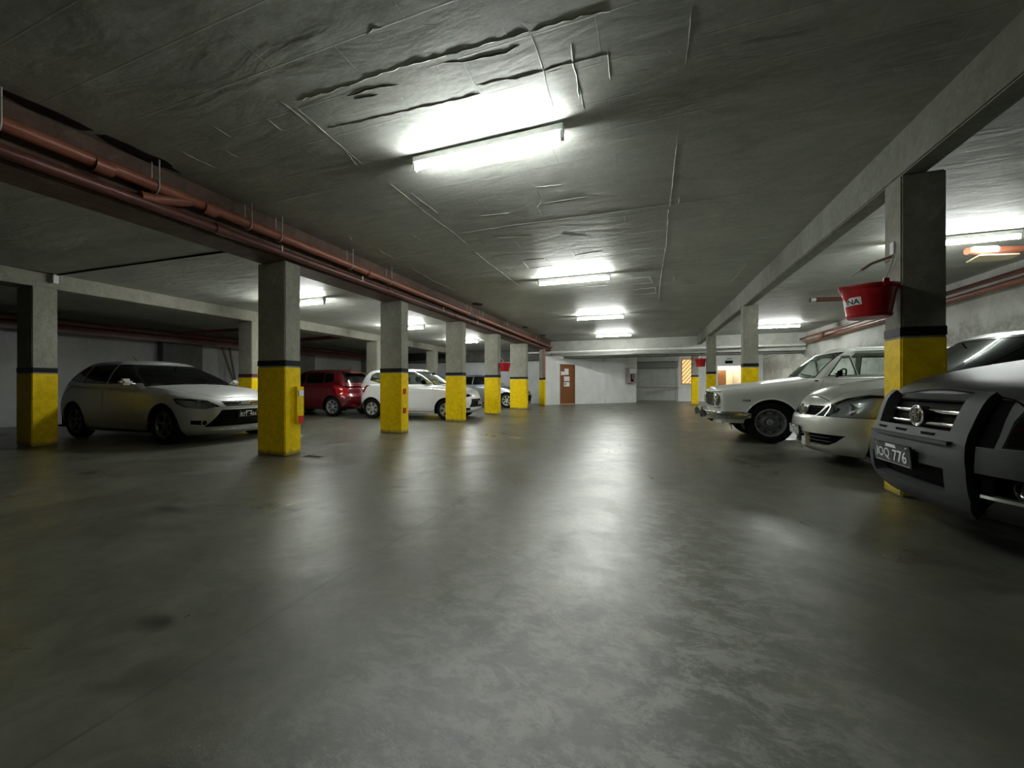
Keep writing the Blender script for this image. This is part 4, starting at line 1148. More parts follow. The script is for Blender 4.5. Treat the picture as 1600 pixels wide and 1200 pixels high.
        part(MB().bbox(it['dash'] - .25, it['dash'] + .30, -S['hw'] * .82, S['hw'] * .82, it['dz'] - .28, it['dz'], .05), 'dashboard', 'black')
        # steering wheel
        n = 30; c = Vector((it['dash'] + .42, it['wheel_y'], it['dz'] + .0)); tl = math.radians(25)
        pts = [(c.x + math.sin(t) * math.sin(tl) * it.get('swr', .19), c.y + math.cos(t) * it.get('swr', .19), c.z + math.sin(t) * math.cos(tl) * it.get('swr', .19)) for t in [2 * PI * k / n for k in range(n + 1)]]
        m = MB().tube(pts, .012, 8, False); m.tube([(c.x, c.y - .18, c.z), (c.x, c.y + .18, c.z)], .012, 6); m.tube([c, c + Vector((-.22, 0, -.10))], .03, 8)
        part(m, 'steering_wheel', 'black')
        # rear view mirror
        mx, mz = it['mirror']
        part(MB().bbox(mx - .015, mx + .015, -.10, .10, mz - .03, mz + .03, .01).tube([(mx, 0, mz + .02), (mx - .04, 0, mz + .09)], .008, 6), 'interior_mirror', 'black')
    S['extra'](P, part, made)
    for o in made:
        if o.type == 'EMPTY' or o.get('moved'): o.location = Vector(o.location) + off
        else: o.location = Vector(o.location) + off
    low.free(); gh.free()
    return car

def mirrors(P, part, x, z, mat, wd=.16, hg=.11, out=.09, sides=(-1, 1)):
    for s in sides:
        h = P['gtree'].ray_cast(Vector((x, s * 3, z)), Vector((0, -s, 0)))
        y = h[0].y if h[0] else s * P['S']['hw'] * .9
        m = MB().bbox(-.07, .07, 0, wd, -hg / 2, hg / 2, .04)
        m.move(Matrix.Translation((x, y + (s * out if s > 0 else -out - wd), z)) @ Matrix.Rotation(0, 4, 'Z'))
        m.tube([(x, y - s * .01, z - .05), (x, y + s * (out + .03), z - .02)], .018, 8)
        part(m, 'wing_mirror', mat)
def handles(P, part, xs, z, mat):
    for s in (-1, 1):
        for x in xs:
            y = surf_y(P, x, z, s)
            part(MB().bbox(x - .08, x + .08, min(y + s * .028, y - s * .002), max(y + s * .028, y - s * .002), z - .014, z + .014, .009), 'door_handle', mat)
def wipers(P, part, x0, x1, z0, z1, y0s, ln, mat='black'):
    for y0 in y0s:
        pts = []
        for k in range(7):
            t = k / 6; y = y0 + ln * t; zz = z0 + (z1 - z0) * t
            h = P['gtree'].ray_cast(Vector((x0 - 1.2, y, zz)), Vector((1, 0, 0)))
            pts.append(((h[0].x if h[0] else x0) - .014, y, zz))
        part(MB().tube(pts, .008, 6), 'wiper', mat)
def front_ring(P, mb, y, z, r, depth=.02, xoff=.0, rt=.008):
    x = surf_x(P, y, z) + xoff
    n = 28; mb.tube([(x - depth, y + r * math.cos(t), z + r * math.sin(t)) for t in [2 * PI * k / n for k in range(n + 1)]], rt, 8, False)
    return x
def bowl(mb, x, y, z, r, d, n=28):
    """lamp reflector bowl opening towards -x, with a bulb"""
    mb.lathe([(r, 0), (r * .93, d * .35), (r * .7, d * .75), (r * .35, d * .97), (.001, d)], n, 'x', (x, y, z))
    return mb
def bar_on_front(P, mb, y0, y1, z, r, proud, n=24, flat=1.25):
    k0 = len(mb.v); pts = []
    for k in range(n + 1):
        y = y0 + (y1 - y0) * k / n; pts.append((surf_x(P, y, z) - proud, y, z))
    mb.tube(pts, r, 12)
    for i in range(k0, len(mb.v)):
        x, y, zz = mb.v[i]; mb.v[i] = (x, y, z + (zz - z) * flat)
    return mb
def strip_on_front(P, mb, y0, y1, z, hgt, proud, n=20, zf=None, thick_=.02):
    """horizontal bar following the nose curve"""
    v = []
    for k in range(n + 1):
        y = y0 + (y1 - y0) * k / n; zz = z if zf is None else zf(y)
        x = surf_x(P, y, zz)
        v += [(x - proud, y, zz - hgt / 2), (x - proud * 1.0, y, zz + hgt / 2), (x - proud + thick_, y, zz + hgt / 2), (x - proud + thick_, y, zz - hgt / 2)]
    f = []
    for k in range(n):
        b = 4 * k
        for i in range(4): f.append((b + i, b + (i + 1) % 4, b + 4 + (i + 1) % 4, b + 4 + i))
    f += [(0, 1, 2, 3), (4 * n + 3, 4 * n + 2, 4 * n + 1, 4 * n)]
    return mb.add(v, f)

VS = [0, .03, .06, .1, .15, .2, .25, .3, .35, .4, .45, .5, .55, .6, .65, .7, .75, .79, .83, .86, .89, .915, .935, .955, .97, .983, .993, 1]
GS = [i / 16 for i in range(15)] + [.915, .945, .97, .985, .995, 1]
def common_panels(side_win, ws, rw, glass_side, glass_front, seal='gloss_black', hood=None, doors=(), sg=.022, wg=.03):
    P_ = []
    for w_ in side_win: P_.append(('side_window', 'house', 'near', [w_], glass_side, -.008, .005, dict(both=True, gap=sg, gapmat=seal, gapoff=-.003)))
    P_.append(('windshield', 'house', 'front', [ws], glass_front, -.006, .005, dict(gap=wg, gapmat=seal, gapoff=-.002)))
    if rw: P_.append(('rear_window', 'house', 'rear', [rw], glass_side, -.006, .005, dict(gap=.02, gapmat=seal, gapoff=-.002)))
    for d in doors: P_.append(('door', 'body', 'near', [d[0]], d[1], 0, .02, dict(both=True, gap=.006)))
    if hood: P_.append(('bonnet', 'body', 'top', [hood[0]], hood[1], 0, .02, dict(gap=.006)))
    return P_

# ---------------------------------------------------------------- graphite car at the right edge, lettered round badge
def extra_adv(P, part, made):
    car = P['car']
    m = MB()
    for z, h in ((.825, .030), (.745, .030)):
        m = MB(); bar_on_front(P, m, -.355, .405, z, .013, -.008)
        part(m, 'grille_bar', 'chrome')
    xb = surf_x(P, .0, .79)
    e = MB().lathe([(.001, -.028), (.060, -.026), (.068, -.022), (.070, -.010), (.066, .03)], 36, 'x', (xb, .0, .79)); eb = part(e, 'round_badge', 'gloss_black')
    m = MB(); n = 36
    for rr_, rt in ((.069, .006), (.056, .0025)): m.tube([(xb - .026, rr_ * math.cos(t), .79 + rr_ * math.sin(t)) for t in [2 * PI * k / n for k in range(n + 1)]], rt, 8, False)
    part(m, 'badge_ring', 'chrome', eb)
    tv, tf = text_mesh('FIAT', .055, .078, .004)
    part(MB().add([(xb - .0275 - d, -u, v + .79) for u, v, d in tv], [q[::-1] for q in tf]), 'badge_lettering', 'chrome', eb, False)
    xp = surf_x(P, .05, .505)
    made.append(plate(car, xp - .075, .05, .515, 'IOQ  776', .44, .15, math.radians(-5), scale_txt=(.36, .082)))
    made.append(MB().box(-.05, .08, -.16, .20, -.06, .06).build('plate_bracket', 'grey_plastic', car)); made[-1].location = (xp, 0.03, .51)
    # three slots in the bumper shelf
    m = MB()
    for y in (-.20, .07, .32):
        m = MB(); strip_on_front(P, m, y - .06, y + .06, .682, .028, .049, 4); part(m, 'shelf_slot', 'black')
    part(strip_on_front(P, MB(), -.40, .44, .648, .022, .072, 20, thick_=.05), 'bumper_ledge', 'grey_plastic')
    for s in (-1, 1):
        x = surf_x(P, s * .66, .78)
        part(bowl(MB(), x + .03, s * .655, .76, .072, .09), 'headlamp_reflector', 'reflector')
        y2 = s * .73; x2 = surf_x(P, y2, .74)
        part(bowl(MB(), x2 + .035, y2, .735, .06, .08), 'headlamp_reflector', 'reflector')
        part(strip_on_front(P, MB(), s * .50, s * .80, .372, .018, .012, 14), 'bumper_trim', 'chrome')
        xs = surf_x(P, s * .66, .43)
        part(MB().lathe([(.001, .0), (.05, .0), (.058, -.014), (.062, .0), (.06, .05)], 24, 'x', (xs + .05, s * .64, .435)), 'fog_lamp', 'reflector')
    mirrors(P, part, 1.45, 1.28, 'black'); wipers(P, part, .9, 0, 1.24, 1.27, (-.65, .0), .55)
    handles(P, part, (2.1,), 1.0, 'black')
S_adv = dict(L=4.3, hw=.85, paint='p_grey', R=.33, Ra=.40, rr=.205, ww=.2, axles=(.80, 3.3), wheel='alloy5', hood0=.88, bulk=.5,
    body=dict(zb=.23, zbn=.23, top=[(0, .895), (.12, .93), (.3, 1.00), (.55, 1.085), (.8, 1.145), (1.1, 1.19), (2, 1.22), (4.3, 1.22)],
              front=[(0, .10), (.08, .045), (.2, .01), (.4, .0), (.6, .015), (.68, .035), (.85, .07), (.95, .10), (1, .16)],
              rear=[(0, 4.2), (.2, 4.3), (.6, 4.28), (1, 4.2)], half=[(0, .78), (.15, .83), (.5, .85), (.8, .845), (.93, .82), (1, .76)],
              cf=.42, cr=.35, nf=2.7, nr=3, plan=[(0, .97), (.6, 1), (3.5, 1), (4.3, .95)], crown=.045, cw=.6, vs=VS),
    house=dict(zb=1.15, top=[(0, 1.70), (1.6, 1.70), (3, 1.72), (4.3, 1.62)], front=[(0, 1.05), (1, 1.78)], rear=[(0, 4.22), (1, 3.9)],
               half=[(0, .79), (.3, .77), (.8, .68), (.93, .64), (1, .57)], cf=.30, cr=.2, nf=2.6, nr=3, plan=[(0, 1), (4.3, .97)], crown=.03, cw=.4, vs=GS),
    panels=[('grille', 'body', 'front', [[(-.37, .905), (.42, .905), (.40, .705), (-.35, .705)]], 'black', -.035, .006),
            ('grille_guard', 'body', 'front', [[(-.37, .93), (-.48, .93), (-.46, .70), (-.35, .70)], [(-.35, .70), (-.46, .70), (-.49, .50), (-.36, .50)], [(-.36, .50), (-.49, .50), (-.49, .34), (-.36, .36)], [(-.36, .36), (-.49, .34), (-.42, .24), (-.31, .24)],
                                               [(.42, .93), (.50, .93), (.50, .70), (.40, .70)], [(.40, .70), (.50, .70), (.52, .50), (.42, .50)], [(.42, .50), (.52, .50), (.52, .34), (.42, .36)], [(.42, .36), (.52, .34), (.45, .24), (.38, .24)],
                                               [(-.36, .705), (.42, .705), (.42, .625), (-.36, .625)], [(-.37, .625), (.43, .625), (.43, .49), (-.37, .49)],
                                               [(-.37, .345), (.43, .345), (.40, .24), (-.32, .24)]], 'grey_plastic', .045, .07, dict(sharp=25)),
            ('lower_air_intake', 'body', 'front', [[(-.38, .495), (.44, .495), (.44, .34), (-.38, .34)]], 'black', -.03, .006),
            ('headlamp_lens', 'body', ('diag', 40, -1), [[(.49, .665), (.56, .80), (.58, .885), (.66, .925), (.86, .93), (.93, .90), (.90, .68)]], 'lens_smoke', .002, .006, dict(both=True, gap=.012, gapmat='black', gapname='lens_seal')),
            ('bumper_corner', 'body', ('diag', 40, -1), [[(.42, .645), (1.08, .645), (1.10, .50), (.42, .50)]], 'grey_plastic', .02, .05, dict(both=True)),
            ('nose_infill', 'body', 'front', [[(-.33, .93), (-.74, .90), (-.74, .50), (-.565, .35), (-.565, .24), (-.33, .24)]], 'black', -.01, .006), ('nose_infill', 'body', 'front', [[(.36, .93), (.74, .90), (.74, .50), (.565, .35), (.565, .24), (.36, .24)]], 'black', -.01, .006),
            ('fog_recess', 'body', ('diag', 40, -1), [[(.44, .495), (.72, .495), (.74, .385), (.46, .385)]], 'black', -.07, .006, dict(both=True)),
            ('rear_lamp', 'body', 'rear', [[(-.82, .75), (-.62, .75), (-.62, 1.15), (-.82, 1.15)]], 'red_lens', .004, .01, dict(both=True)),
            ] + common_panels([[(1.35, 1.235), (1.95, 1.235), (1.95, 1.60), (1.85, 1.60)], [(2.03, 1.235), (2.9, 1.235), (2.85, 1.60), (2.03, 1.60)], [(3.0, 1.235), (3.8, 1.235), (3.6, 1.58), (2.97, 1.60)]],
                              [(-.70, 1.20), (.70, 1.20), (.58, 1.66), (-.58, 1.66)], [(-.62, 1.25), (.62, 1.25), (.52, 1.62), (-.52, 1.62)], 'glass_tint', 'glass_tint',
                              doors=[([(1.32, .42), (2.0, .40), (2.0, 1.19), (1.32, 1.17)], 'p_grey')], hood=([(.175, -.60), (.175, .60), (1.0, .72), (1.0, -.72)], 'p_grey')),
    interior=dict(seat='seat', front=1.9, sy=.36, z=.5, rear=2.9, dash=1.25, dz=1.13, wheel_y=-.36 * -1, mirror=(1.62, 1.58)), extra=extra_adv, lip=.03, lipmat='grey_plastic')
build_car('adv', (1.73, 3.46), 0.0, 'graphite grey car at the right edge with plate IOQ 776 and black plastic nose guard', S_adv)

# ---------------------------------------------------------------- silver sedan with diamond badge
def extra_sed(P, part, made):
    car = P['car']
    m = MB()
    for z in (.648, .678, .708): strip_on_front(P, m, -.40, .40, z, .010, -.014, 18)
    part(m, 'grille_bar', 'black')
    # centre panel of the nose with the diamond badge
    c = strip_on_front(P, MB(), -.075, .075, .650, .145, .012, 6, thick_=.03); part(c, 'badge_panel', 'p_silver')
    xb = surf_x(P, 0, .650) - .022
    d = MB(); k1, k2 = (.050, .080), (.024, .044)
    o = [(0, k1[1]), (k1[0], 0), (0, -k1[1]), (-k1[0], 0)]; i = [(0, k2[1]), (k2[0], 0), (0, -k2[1]), (-k2[0], 0)]
    for q in range(4):
        a, b_ = o[q], o[(q + 1) % 4]; c_, d_ = i[(q + 1) % 4], i[q]
        md = lambda p, r_: ((p[0] + r_[0]) / 2, (p[1] + r_[1]) / 2)
        m1, m2 = md(a, d_), md(b_, c_)
        d.add([(xb, a[0], a[1] + .650), (xb, b_[0], b_[1] + .650), (xb - .012, m2[0], m2[1] + .650), (xb - .012, m1[0], m1[1] + .650), (xb, c_[0], c_[1] + .650), (xb, d_[0], d_[1] + .650)],
              [(0, 1, 2, 3), (3, 2, 4, 5)])
    part(d, 'diamond_badge', 'chrome', smooth=False)
    n = 28; part(MB().tube([(xb + .002, .062 * math.cos(t), .650 + .092 * math.sin(t)) for t in [2 * PI * k / n for k in range(n + 1)]], .0045, 6, False), 'badge_ring', 'chrome')
    made.append(plate(car, surf_x(P, .03, .415) - .016, .03, .415, 'GGR  513', .36, .125, math.radians(-4), scale_txt=(.30, .07)))
    # lower intake post and slats
    part(strip_on_front(P, MB(), -.215, -.125, .31, .17, .006, 4, thick_=.05), 'intake_post', 'p_silver')
    part(MB().lathe([(.001, -.008), (.018, -.008), (.018, .02)], 16, 'x', (surf_x(P, -.17, .35) - .012, -.17, .36)), 'tow_eye_cover', 'black')
    m = MB()
    for z in (.27, .315, .36): strip_on_front(P, m, -.52, -.22, z, .012, -.028, 8); strip_on_front(P, m, -.12, .50, z, .012, -.028, 12)
    part(m, 'intake_slat', 'grey_plastic')
    for s in (-1, 1):
        for (yy, zz, r_) in ((.50, .70, .062), (.64, .72, .066)):
            x = surf_x(P, s * yy, zz)
            part(bowl(MB(), x + .035, s * yy, zz, r_, .07), 'headlamp_reflector', 'reflector')
    mirrors(P, part, 1.45, 1.16, 'p_silver'); wipers(P, part, 1.0, 0, 1.13, 1.16, (-.65, .0), .55)
    handles(P, part, (2.15, 3.05), 1.0, 'p_silver')
S_sed = dict(L=4.3, hw=.82, paint='p_silver', R=.32, Ra=.37, rr=.2, ww=.19, axles=(.82, 3.3), wheel='cap', hood0=.73,
    body=dict(zb=.16, zbn=.16, top=[(0, .74), (.12, .80), (.25, .865), (.45, .935), (.75, 1.00), (1.1, 1.06), (2, 1.09), (4.3, 1.07)],
              front=[(0, .14), (.07, .08), (.2, .03), (.45, .0), (.62, .01), (.74, .03), (.77, .06), (.9, .11), (1, .20)],
              rear=[(0, 4.2), (.2, 4.3), (.7, 4.28), (1, 4.2)], half=[(0, .75), (.15, .80), (.5, .82), (.8, .815), (.93, .79), (1, .73)],
              cf=.70, cr=.45, nf=2.35, nr=2.7, plan=[(0, .97), (.6, 1), (3.5, 1), (4.3, .95)], crown=.055, cw=.6, vs=VS),
    house=dict(zb=1.02, top=[(0, 1.57), (1.6, 1.575), (2.6, 1.62), (4, 1.52)], front=[(0, .98), (1, 1.85)], rear=[(0, 3.95), (1, 3.2)],
               half=[(0, .76), (.3, .73), (.8, .62), (.93, .58), (1, .51)], cf=.34, cr=.3, nf=2.4, nr=2.6, plan=[(0, 1), (4.3, .97)], crown=.03, cw=.4, vs=GS),
    panels=[('grille', 'body', 'front', [[(-.085, .745), (-.42, .745), (-.36, .625), (-.085, .625)], [(.085, .745), (.42, .745), (.36, .625), (.085, .625)]], 'black', -.03, .006),
            ('lower_air_intake', 'body', 'front', [[(-.68, .405), (.68, .405), (.60, .32), (.50, .26), (.30, .23), (-.30, .23), (-.50, .26), (-.60, .32)]], 'black', -.05, .006),
            ('headlamp_lens', 'body', ('diag', 38, -1), [[(.37, .625), (.94, .625), (.99, .76), (.99, .875), (.86, .885), (.66, .84), (.50, .765)]], 'lens', .002, .006, dict(both=True, gap=.006, gapmat='black', gapname='lens_seal')),
            ('rear_lamp', 'body', 'rear', [[(-.80, .75), (-.55, .75), (-.60, .98), (-.80, .98)]], 'red_lens', .004, .01, dict(both=True)),
            ] + common_panels([[(1.35, 1.13), (2.10, 1.13), (2.10, 1.48), (1.92, 1.48)], [(2.18, 1.13), (3.0, 1.13), (2.9, 1.48), (2.18, 1.48)], [(3.08, 1.13), (3.5, 1.13), (3.2, 1.42), (3.0, 1.46)]],
                              [(-.70, 1.10), (.70, 1.10), (.54, 1.525), (-.54, 1.525)], [(-.6, 1.15), (.6, 1.15), (.48, 1.5), (-.48, 1.5)], 'glass_tint', 'glass_tint',
                              doors=[([(1.35, .40), (2.14, .38), (2.14, 1.07), (1.35, 1.06)], 'p_silver'), ([(2.17, .38), (2.85, .38), (3.0, .7), (3.0, 1.07), (2.17, 1.07)], 'p_silver')], hood=([(.215, -.40), (.215, .40), (.60, .62), (1.02, .68), (1.02, -.68), (.60, -.62)], 'p_silver')),
    interior=dict(seat='seat', front=1.9, sy=.35, z=.42, rear=2.8, dash=1.2, dz=1.05, wheel_y=.35, mirror=(1.72, 1.42)), extra=extra_sed)
build_car('sed', (1.90, 6.18), 0.0, 'silver sedan with diamond badge between the grey car and the cream sedan', S_sed)

# ---------------------------------------------------------------- old cream white sedan
def extra_old(P, part, made):
    car = P['car']
    # grille with chrome surround and round twin headlamps
    gm = MB()
    for k in range(9): strip_on_front(P, gm, -.46, .46, .64 + k * .024, .006, -.012, 10)
    for k in range(13):
        y = -.45 + k * .075; gm.tube([(surf_x(P, y, .64) + .006, y, .63), (surf_x(P, y, .83) + .006, y, .84)], .004, 5)
    part(gm, 'grille_bar', 'old_chrome')
    part(strip_on_front(P, MB(), -.74, .74, .885, .020, .012, 30), 'grille_top_trim', 'old_chrome')
    part(strip_on_front(P, MB(), -.74, .74, .602, .016, .010, 30), 'grille_bottom_trim', 'old_chrome')
    for s in (-1, 1):
        for yy, r_ in ((.655, .095), (.47, .0)):
            if r_ == 0: continue
            x = surf_x(P, s * yy, .745) + .01
            bz = MB(); n = 32
            bz.lathe([(r_ + .014, .03), (r_ + .018, -.012), (r_ + .010, -.026), (r_ - .002, -.020)], n, 'x', (x, s * yy, .745))
            lo = part(bz, 'headlamp_bezel', 'old_chrome')
            part(bowl(MB(), x - .015, s * yy, .745, r_, .06), 'headlamp_reflector', 'reflector', lo)
            part(MB().lathe([(r_, -.018), (r_ * .8, -.034), (r_ * .45, -.044), (.001, -.048)], n, 'x', (x, s * yy, .745)), 'headlamp_lens', 'lens', lo)
    # chrome bumper wrapping round the corners
    v = []; pts = []
    hw = .80
    path = [(.55, -hw - .075), (.35, -hw - .085), (.12, -hw - .07), (-.02, -hw - .01), (-.09, -.62), (-.125, -.3), (-.13, 0), (-.125, .3), (-.09, .62), (-.02, hw + .01), (.12, hw + .07), (.35, hw + .085), (.55, hw + .075)]
    fx, fy = fn([(i, p[0]) for i, p in enumerate(path)]), fn([(i, p[1]) for i, p in enumerate(path)])
    n = 72; sec = [(-.0, -.062), (-.022, -.050), (-.034, -.028), (-.026, -.006), (-.030, .012), (-.022, .044), (-.0, .062), (.010, .05), (.0, 0), (.010, -.05)]
    bm_ = MB(); pr = None
    ns = len(sec)
    for k in range(n + 1):
        t = 12 * k / n; x, y = fx(t), fy(t); dx, dy = fx(min(12, t + .05)) - fx(max(0, t - .05)), fy(min(12, t + .05)) - fy(max(0, t - .05))
        l = math.hypot(dx, dy); nx, ny = -dy / l, dx / l
        tp = 1.0 if .6 < t < 11.4 else .55 + .45 * min(t, 12 - t) / .6
        for (q, h) in sec: pr = (x - nx * q * -1, y - ny * q * -1, .475 + h * tp * 1.1); v.append(pr)
    f = []
    for k in range(n):
        for i in range(ns): f.append((k * ns + i, k * ns + (i + 1) % ns, (k + 1) * ns + (i + 1) % ns, (k + 1) * ns + i))
    f += [tuple(range(ns)), tuple(range(n * ns + ns - 1, n * ns - 1, -1))]
    bo = part(bm_.add(v, f), 'front_bumper', 'old_chrome', sharp=55)
    for s in (-1, 1):
        part(MB().bbox(-.19, -.12, s * .42 - .03, s * .42 + .03, .40, .56, .02), 'overrider', 'old_chrome', bo)
    part(strip_on_front(P, MB(), -.60, .60, .35, .07, .0, 20, thick_=.03), 'front_valance', 'p_old')
    part(MB().bbox(.02, .06, -.24, .24, .32, .42, .008), 'plate_bracket', 'black')
    part(MB().tube([(.3, -.5, .34), (.32, -.5, .22)], .008, 6), 'tow_hook', 'steel_rim')
    mirrors(P, part, 1.80, 1.19, 'black', .11, .09, .05, (-1,))
    wipers(P, part, 1.3, 0, 1.16, 1.20, (-.62, -.02), .42)
    handles(P, part, (2.55,), 1.02, 'old_chrome')
    # chrome trim round the side windows and badge on the wing
    part(MB().tube([(1.62, -.762, 1.148), (3.3, -.765, 1.165)], .007, 6), 'window_trim', 'old_chrome')
    part(MB().tube([(2.08, -.655, 1.585), (3.3, -.66, 1.60)], .008, 6), 'roof_gutter', 'old_chrome')
    y = surf_y(P, .52, .76, -1)
    tv, tf = text_mesh('1500', .035, .12, .003)
    part(MB().add([(.50 + u, y - .004 - d, .735 + vv) for u, vv, d in tv], tf), 'wing_badge', 'black', smooth=False)
    y = surf_y(P, 1.5, 1.02, -1); part(MB().bbox(1.48, 1.53, y - .022, y + .01, 1.065, 1.085, .006), 'bonnet_catch', 'black')
S_old = dict(L=4.55, hw=.81, paint='p_old', R=.355, Ra=.405, rr=.235, ww=.18, axles=(.87, 3.6), wheel='steel', hood0=.9, inset=.05,
    body=dict(zb=.335, zbn=.335, top=[(0, .915), (.1, .935), (.35, .965), (.8, 1.015), (1.3, 1.085), (1.6, 1.12), (2.5, 1.145), (4.55, 1.08)],
              front=[(0, .12), (.12, .06), (.3, .035), (.6, .01), (.88, .0), (.95, .01), (1, .05)],
              rear=[(0, 4.45), (.3, 4.55), (.8, 4.52), (1, 4.45)], half=[(0, .755), (.15, .79), (.45, .81), (.8, .80), (.9, .785), (.96, .765), (1, .73)],
              cf=.16, cr=.2, nf=2.8, nr=3, plan=[(0, .95), (.5, .985), (1, 1), (3.8, 1), (4.55, .96)], crown=.05, cw=.5, vs=VS),
    house=dict(zb=1.08, top=[(0, 1.60), (1.7, 1.60), (2.4, 1.63), (4, 1.6)], front=[(0, 1.38), (.9, 1.86), (1, 1.98)], rear=[(0, 4.0), (.9, 3.62), (1, 3.5)],
               half=[(0, .765), (.3, .74), (.8, .675), (.92, .65), (1, .56)], cf=.22, cr=.2, nf=3.2, nr=3.2, plan=[(0, 1), (4.3, .97)], crown=.035, cw=.4, vs=GS),
    panels=[('grille', 'body', 'front', [[(-.54, .87), (.54, .87), (.54, .615), (-.54, .615)]], 'black', -.03, .006)]
            + [('side_window', 'house', 'near', [[(1.70, 1.165), (2.05, 1.165), (1.98, 1.47), (1.90, 1.47)]], 'glass_clear', -.008, .005, dict(both=True, gap=.018, gapmat='old_chrome', gapoff=-.001)),
               ('side_window', 'house', 'near', [[(2.08, 1.165), (2.62, 1.165), (2.62, 1.525), (2.08, 1.525), (2.01, 1.47)]], 'glass_clear', -.008, .005, dict(both=True)),
               ('side_window', 'house', 'near', [[(2.72, 1.165), (3.50, 1.165), (3.42, 1.525), (2.72, 1.525)]], 'glass_clear', -.008, .005, dict(both=True, gap=.02, gapmat='gloss_black', gapoff=-.001)),
               ('windshield', 'house', 'front', [[(-.68, 1.145), (.68, 1.145), (.60, 1.535), (-.60, 1.535)]], 'glass_clear', -.006, .005, dict(gap=.018, gapmat='gloss_black', gapoff=-.001)),
               ('rear_window', 'house', 'rear', [[(-.62, 1.17), (.62, 1.17), (.56, 1.53), (-.56, 1.53)]], 'glass_clear', -.006, .005, dict(gap=.02, gapmat='gloss_black', gapoff=-.002)),
               ('rear_lamp', 'body', 'rear', [[(-.78, .7), (-.5, .7), (-.5, .86), (-.78, .86)]], 'red_lens', .004, .01, dict(both=True)),
               ('door', 'body', 'near', [[(1.52, .46), (2.60, .44), (2.60, 1.138), (1.64, 1.118), (1.53, .95)]], 'p_old', 0, .02, dict(both=True, gap=.005)),
               ('door', 'body', 'near', [[(2.64, .44), (3.15, .44), (3.3, .80), (3.42, 1.135), (2.64, 1.14)]], 'p_old', 0, .02, dict(both=True, gap=.005)),
               ('bonnet', 'body', 'top', [[(.10, -.60), (.10, .60), (1.36, .64), (1.36, -.64)]], 'p_old', 0, .02, dict(gap=.005))],
    interior=dict(seat='brown_seat', front=2.15, sy=.35, z=.50, rear=3.0, dash=1.55, dz=1.10, wheel_y=-.33, mirror=(2.05, 1.47), rest=False, swr=.2), extra=extra_old, lip=.011)
build_car('old', (1.12, 8.43), 0.0, 'old cream white sedan with chrome bumper and bare steel wheels', S_old)

# ---------------------------------------------------------------- silver hatchback on the left (oval badge)
def extra_foc(P, part, made):
    car = P['car']
    m = MB()
    for z in (.700, .662): strip_on_front(P, m, -.36, .36, z, .015, .000, 18)
    part(m, 'grille_bar', 'chrome')
    xb = surf_x(P, 0, .685) - .018
    e = MB().lathe([(.001, -.006), (.060, -.005), (.066, .0), (.064, .02)], 32, 'x', (0, 0, 0))
    for i, v in enumerate(e.v): e.v[i] = (xb + v[0], v[1] * 1.15, .685 + v[2] * .46)
    eb = part(e, 'oval_badge', 'reflector')
    m = MB(); n = 32; m.tube([(xb - .005, .073 * math.cos(t), .685 + .029 * math.sin(t)) for t in [2 * PI * k / n for k in range(n + 1)]], .004, 6, False); part(m, 'badge_ring', 'chrome', eb)
    tv, tf = text_mesh('Ford', .028, .085, .001); part(MB().add([(xb - .007 - d, -u, v + .685) for u, v, d in tv], [q[::-1] for q in tf]), 'badge_lettering', 'gloss_black', eb, False)
    made.append(plate(car, surf_x(P, 0, .49) - .012, .0, .495, 'KIT  466', .38, .12, math.radians(-8), scale_txt=(.31, .066)))
    part(strip_on_front(P, MB(), -.52, .52, .235, .016, .006, 20), 'lower_trim', 'chrome')
    m = MB()
    for z in (.30, .35, .40, .45, .50): strip_on_front(P, m, -.40, .40, z, .008, -.022, 12)
    part(m, 'intake_slat', 'gloss_black')
    for s in (-1, 1):
        for (yy, zz, r_) in ((.50, .675, .036), (.64, .70, .042)):
            x = surf_x(P, s * yy, zz); part(bowl(MB(), x + .03, s * yy, zz, r_, .05), 'headlamp_reflector', 'reflector')
        x = surf_x(P, s * .62, .36); ring = MB(); front_ring(P, ring, s * .62, .365, .045, .006, 0, .006)
        fo = part(ring, 'fog_lamp', 'chrome'); part(bowl(MB(), x + .03, s * .62, .365, .036, .04), 'fog_reflector', 'reflector', fo)
    mirrors(P, part, 1.72, 1.06, 'p_focus', .17, .11, .07)
    wipers(P, part, 1.2, 0, 1.02, 1.04, (-.6, .05), .5)
    handles(P, part, (2.4, 3.2), .92, 'p_focus')
    part(MB().tube([(3.2, 0, 1.47), (3.42, 0, 1.60)], .006, 6), 'aerial', 'black')
    part(strip_on_front(P, MB(), -.40, .40, .612, .035, .006, 20, thick_=.02), 'bumper_bar', 'p_focus')
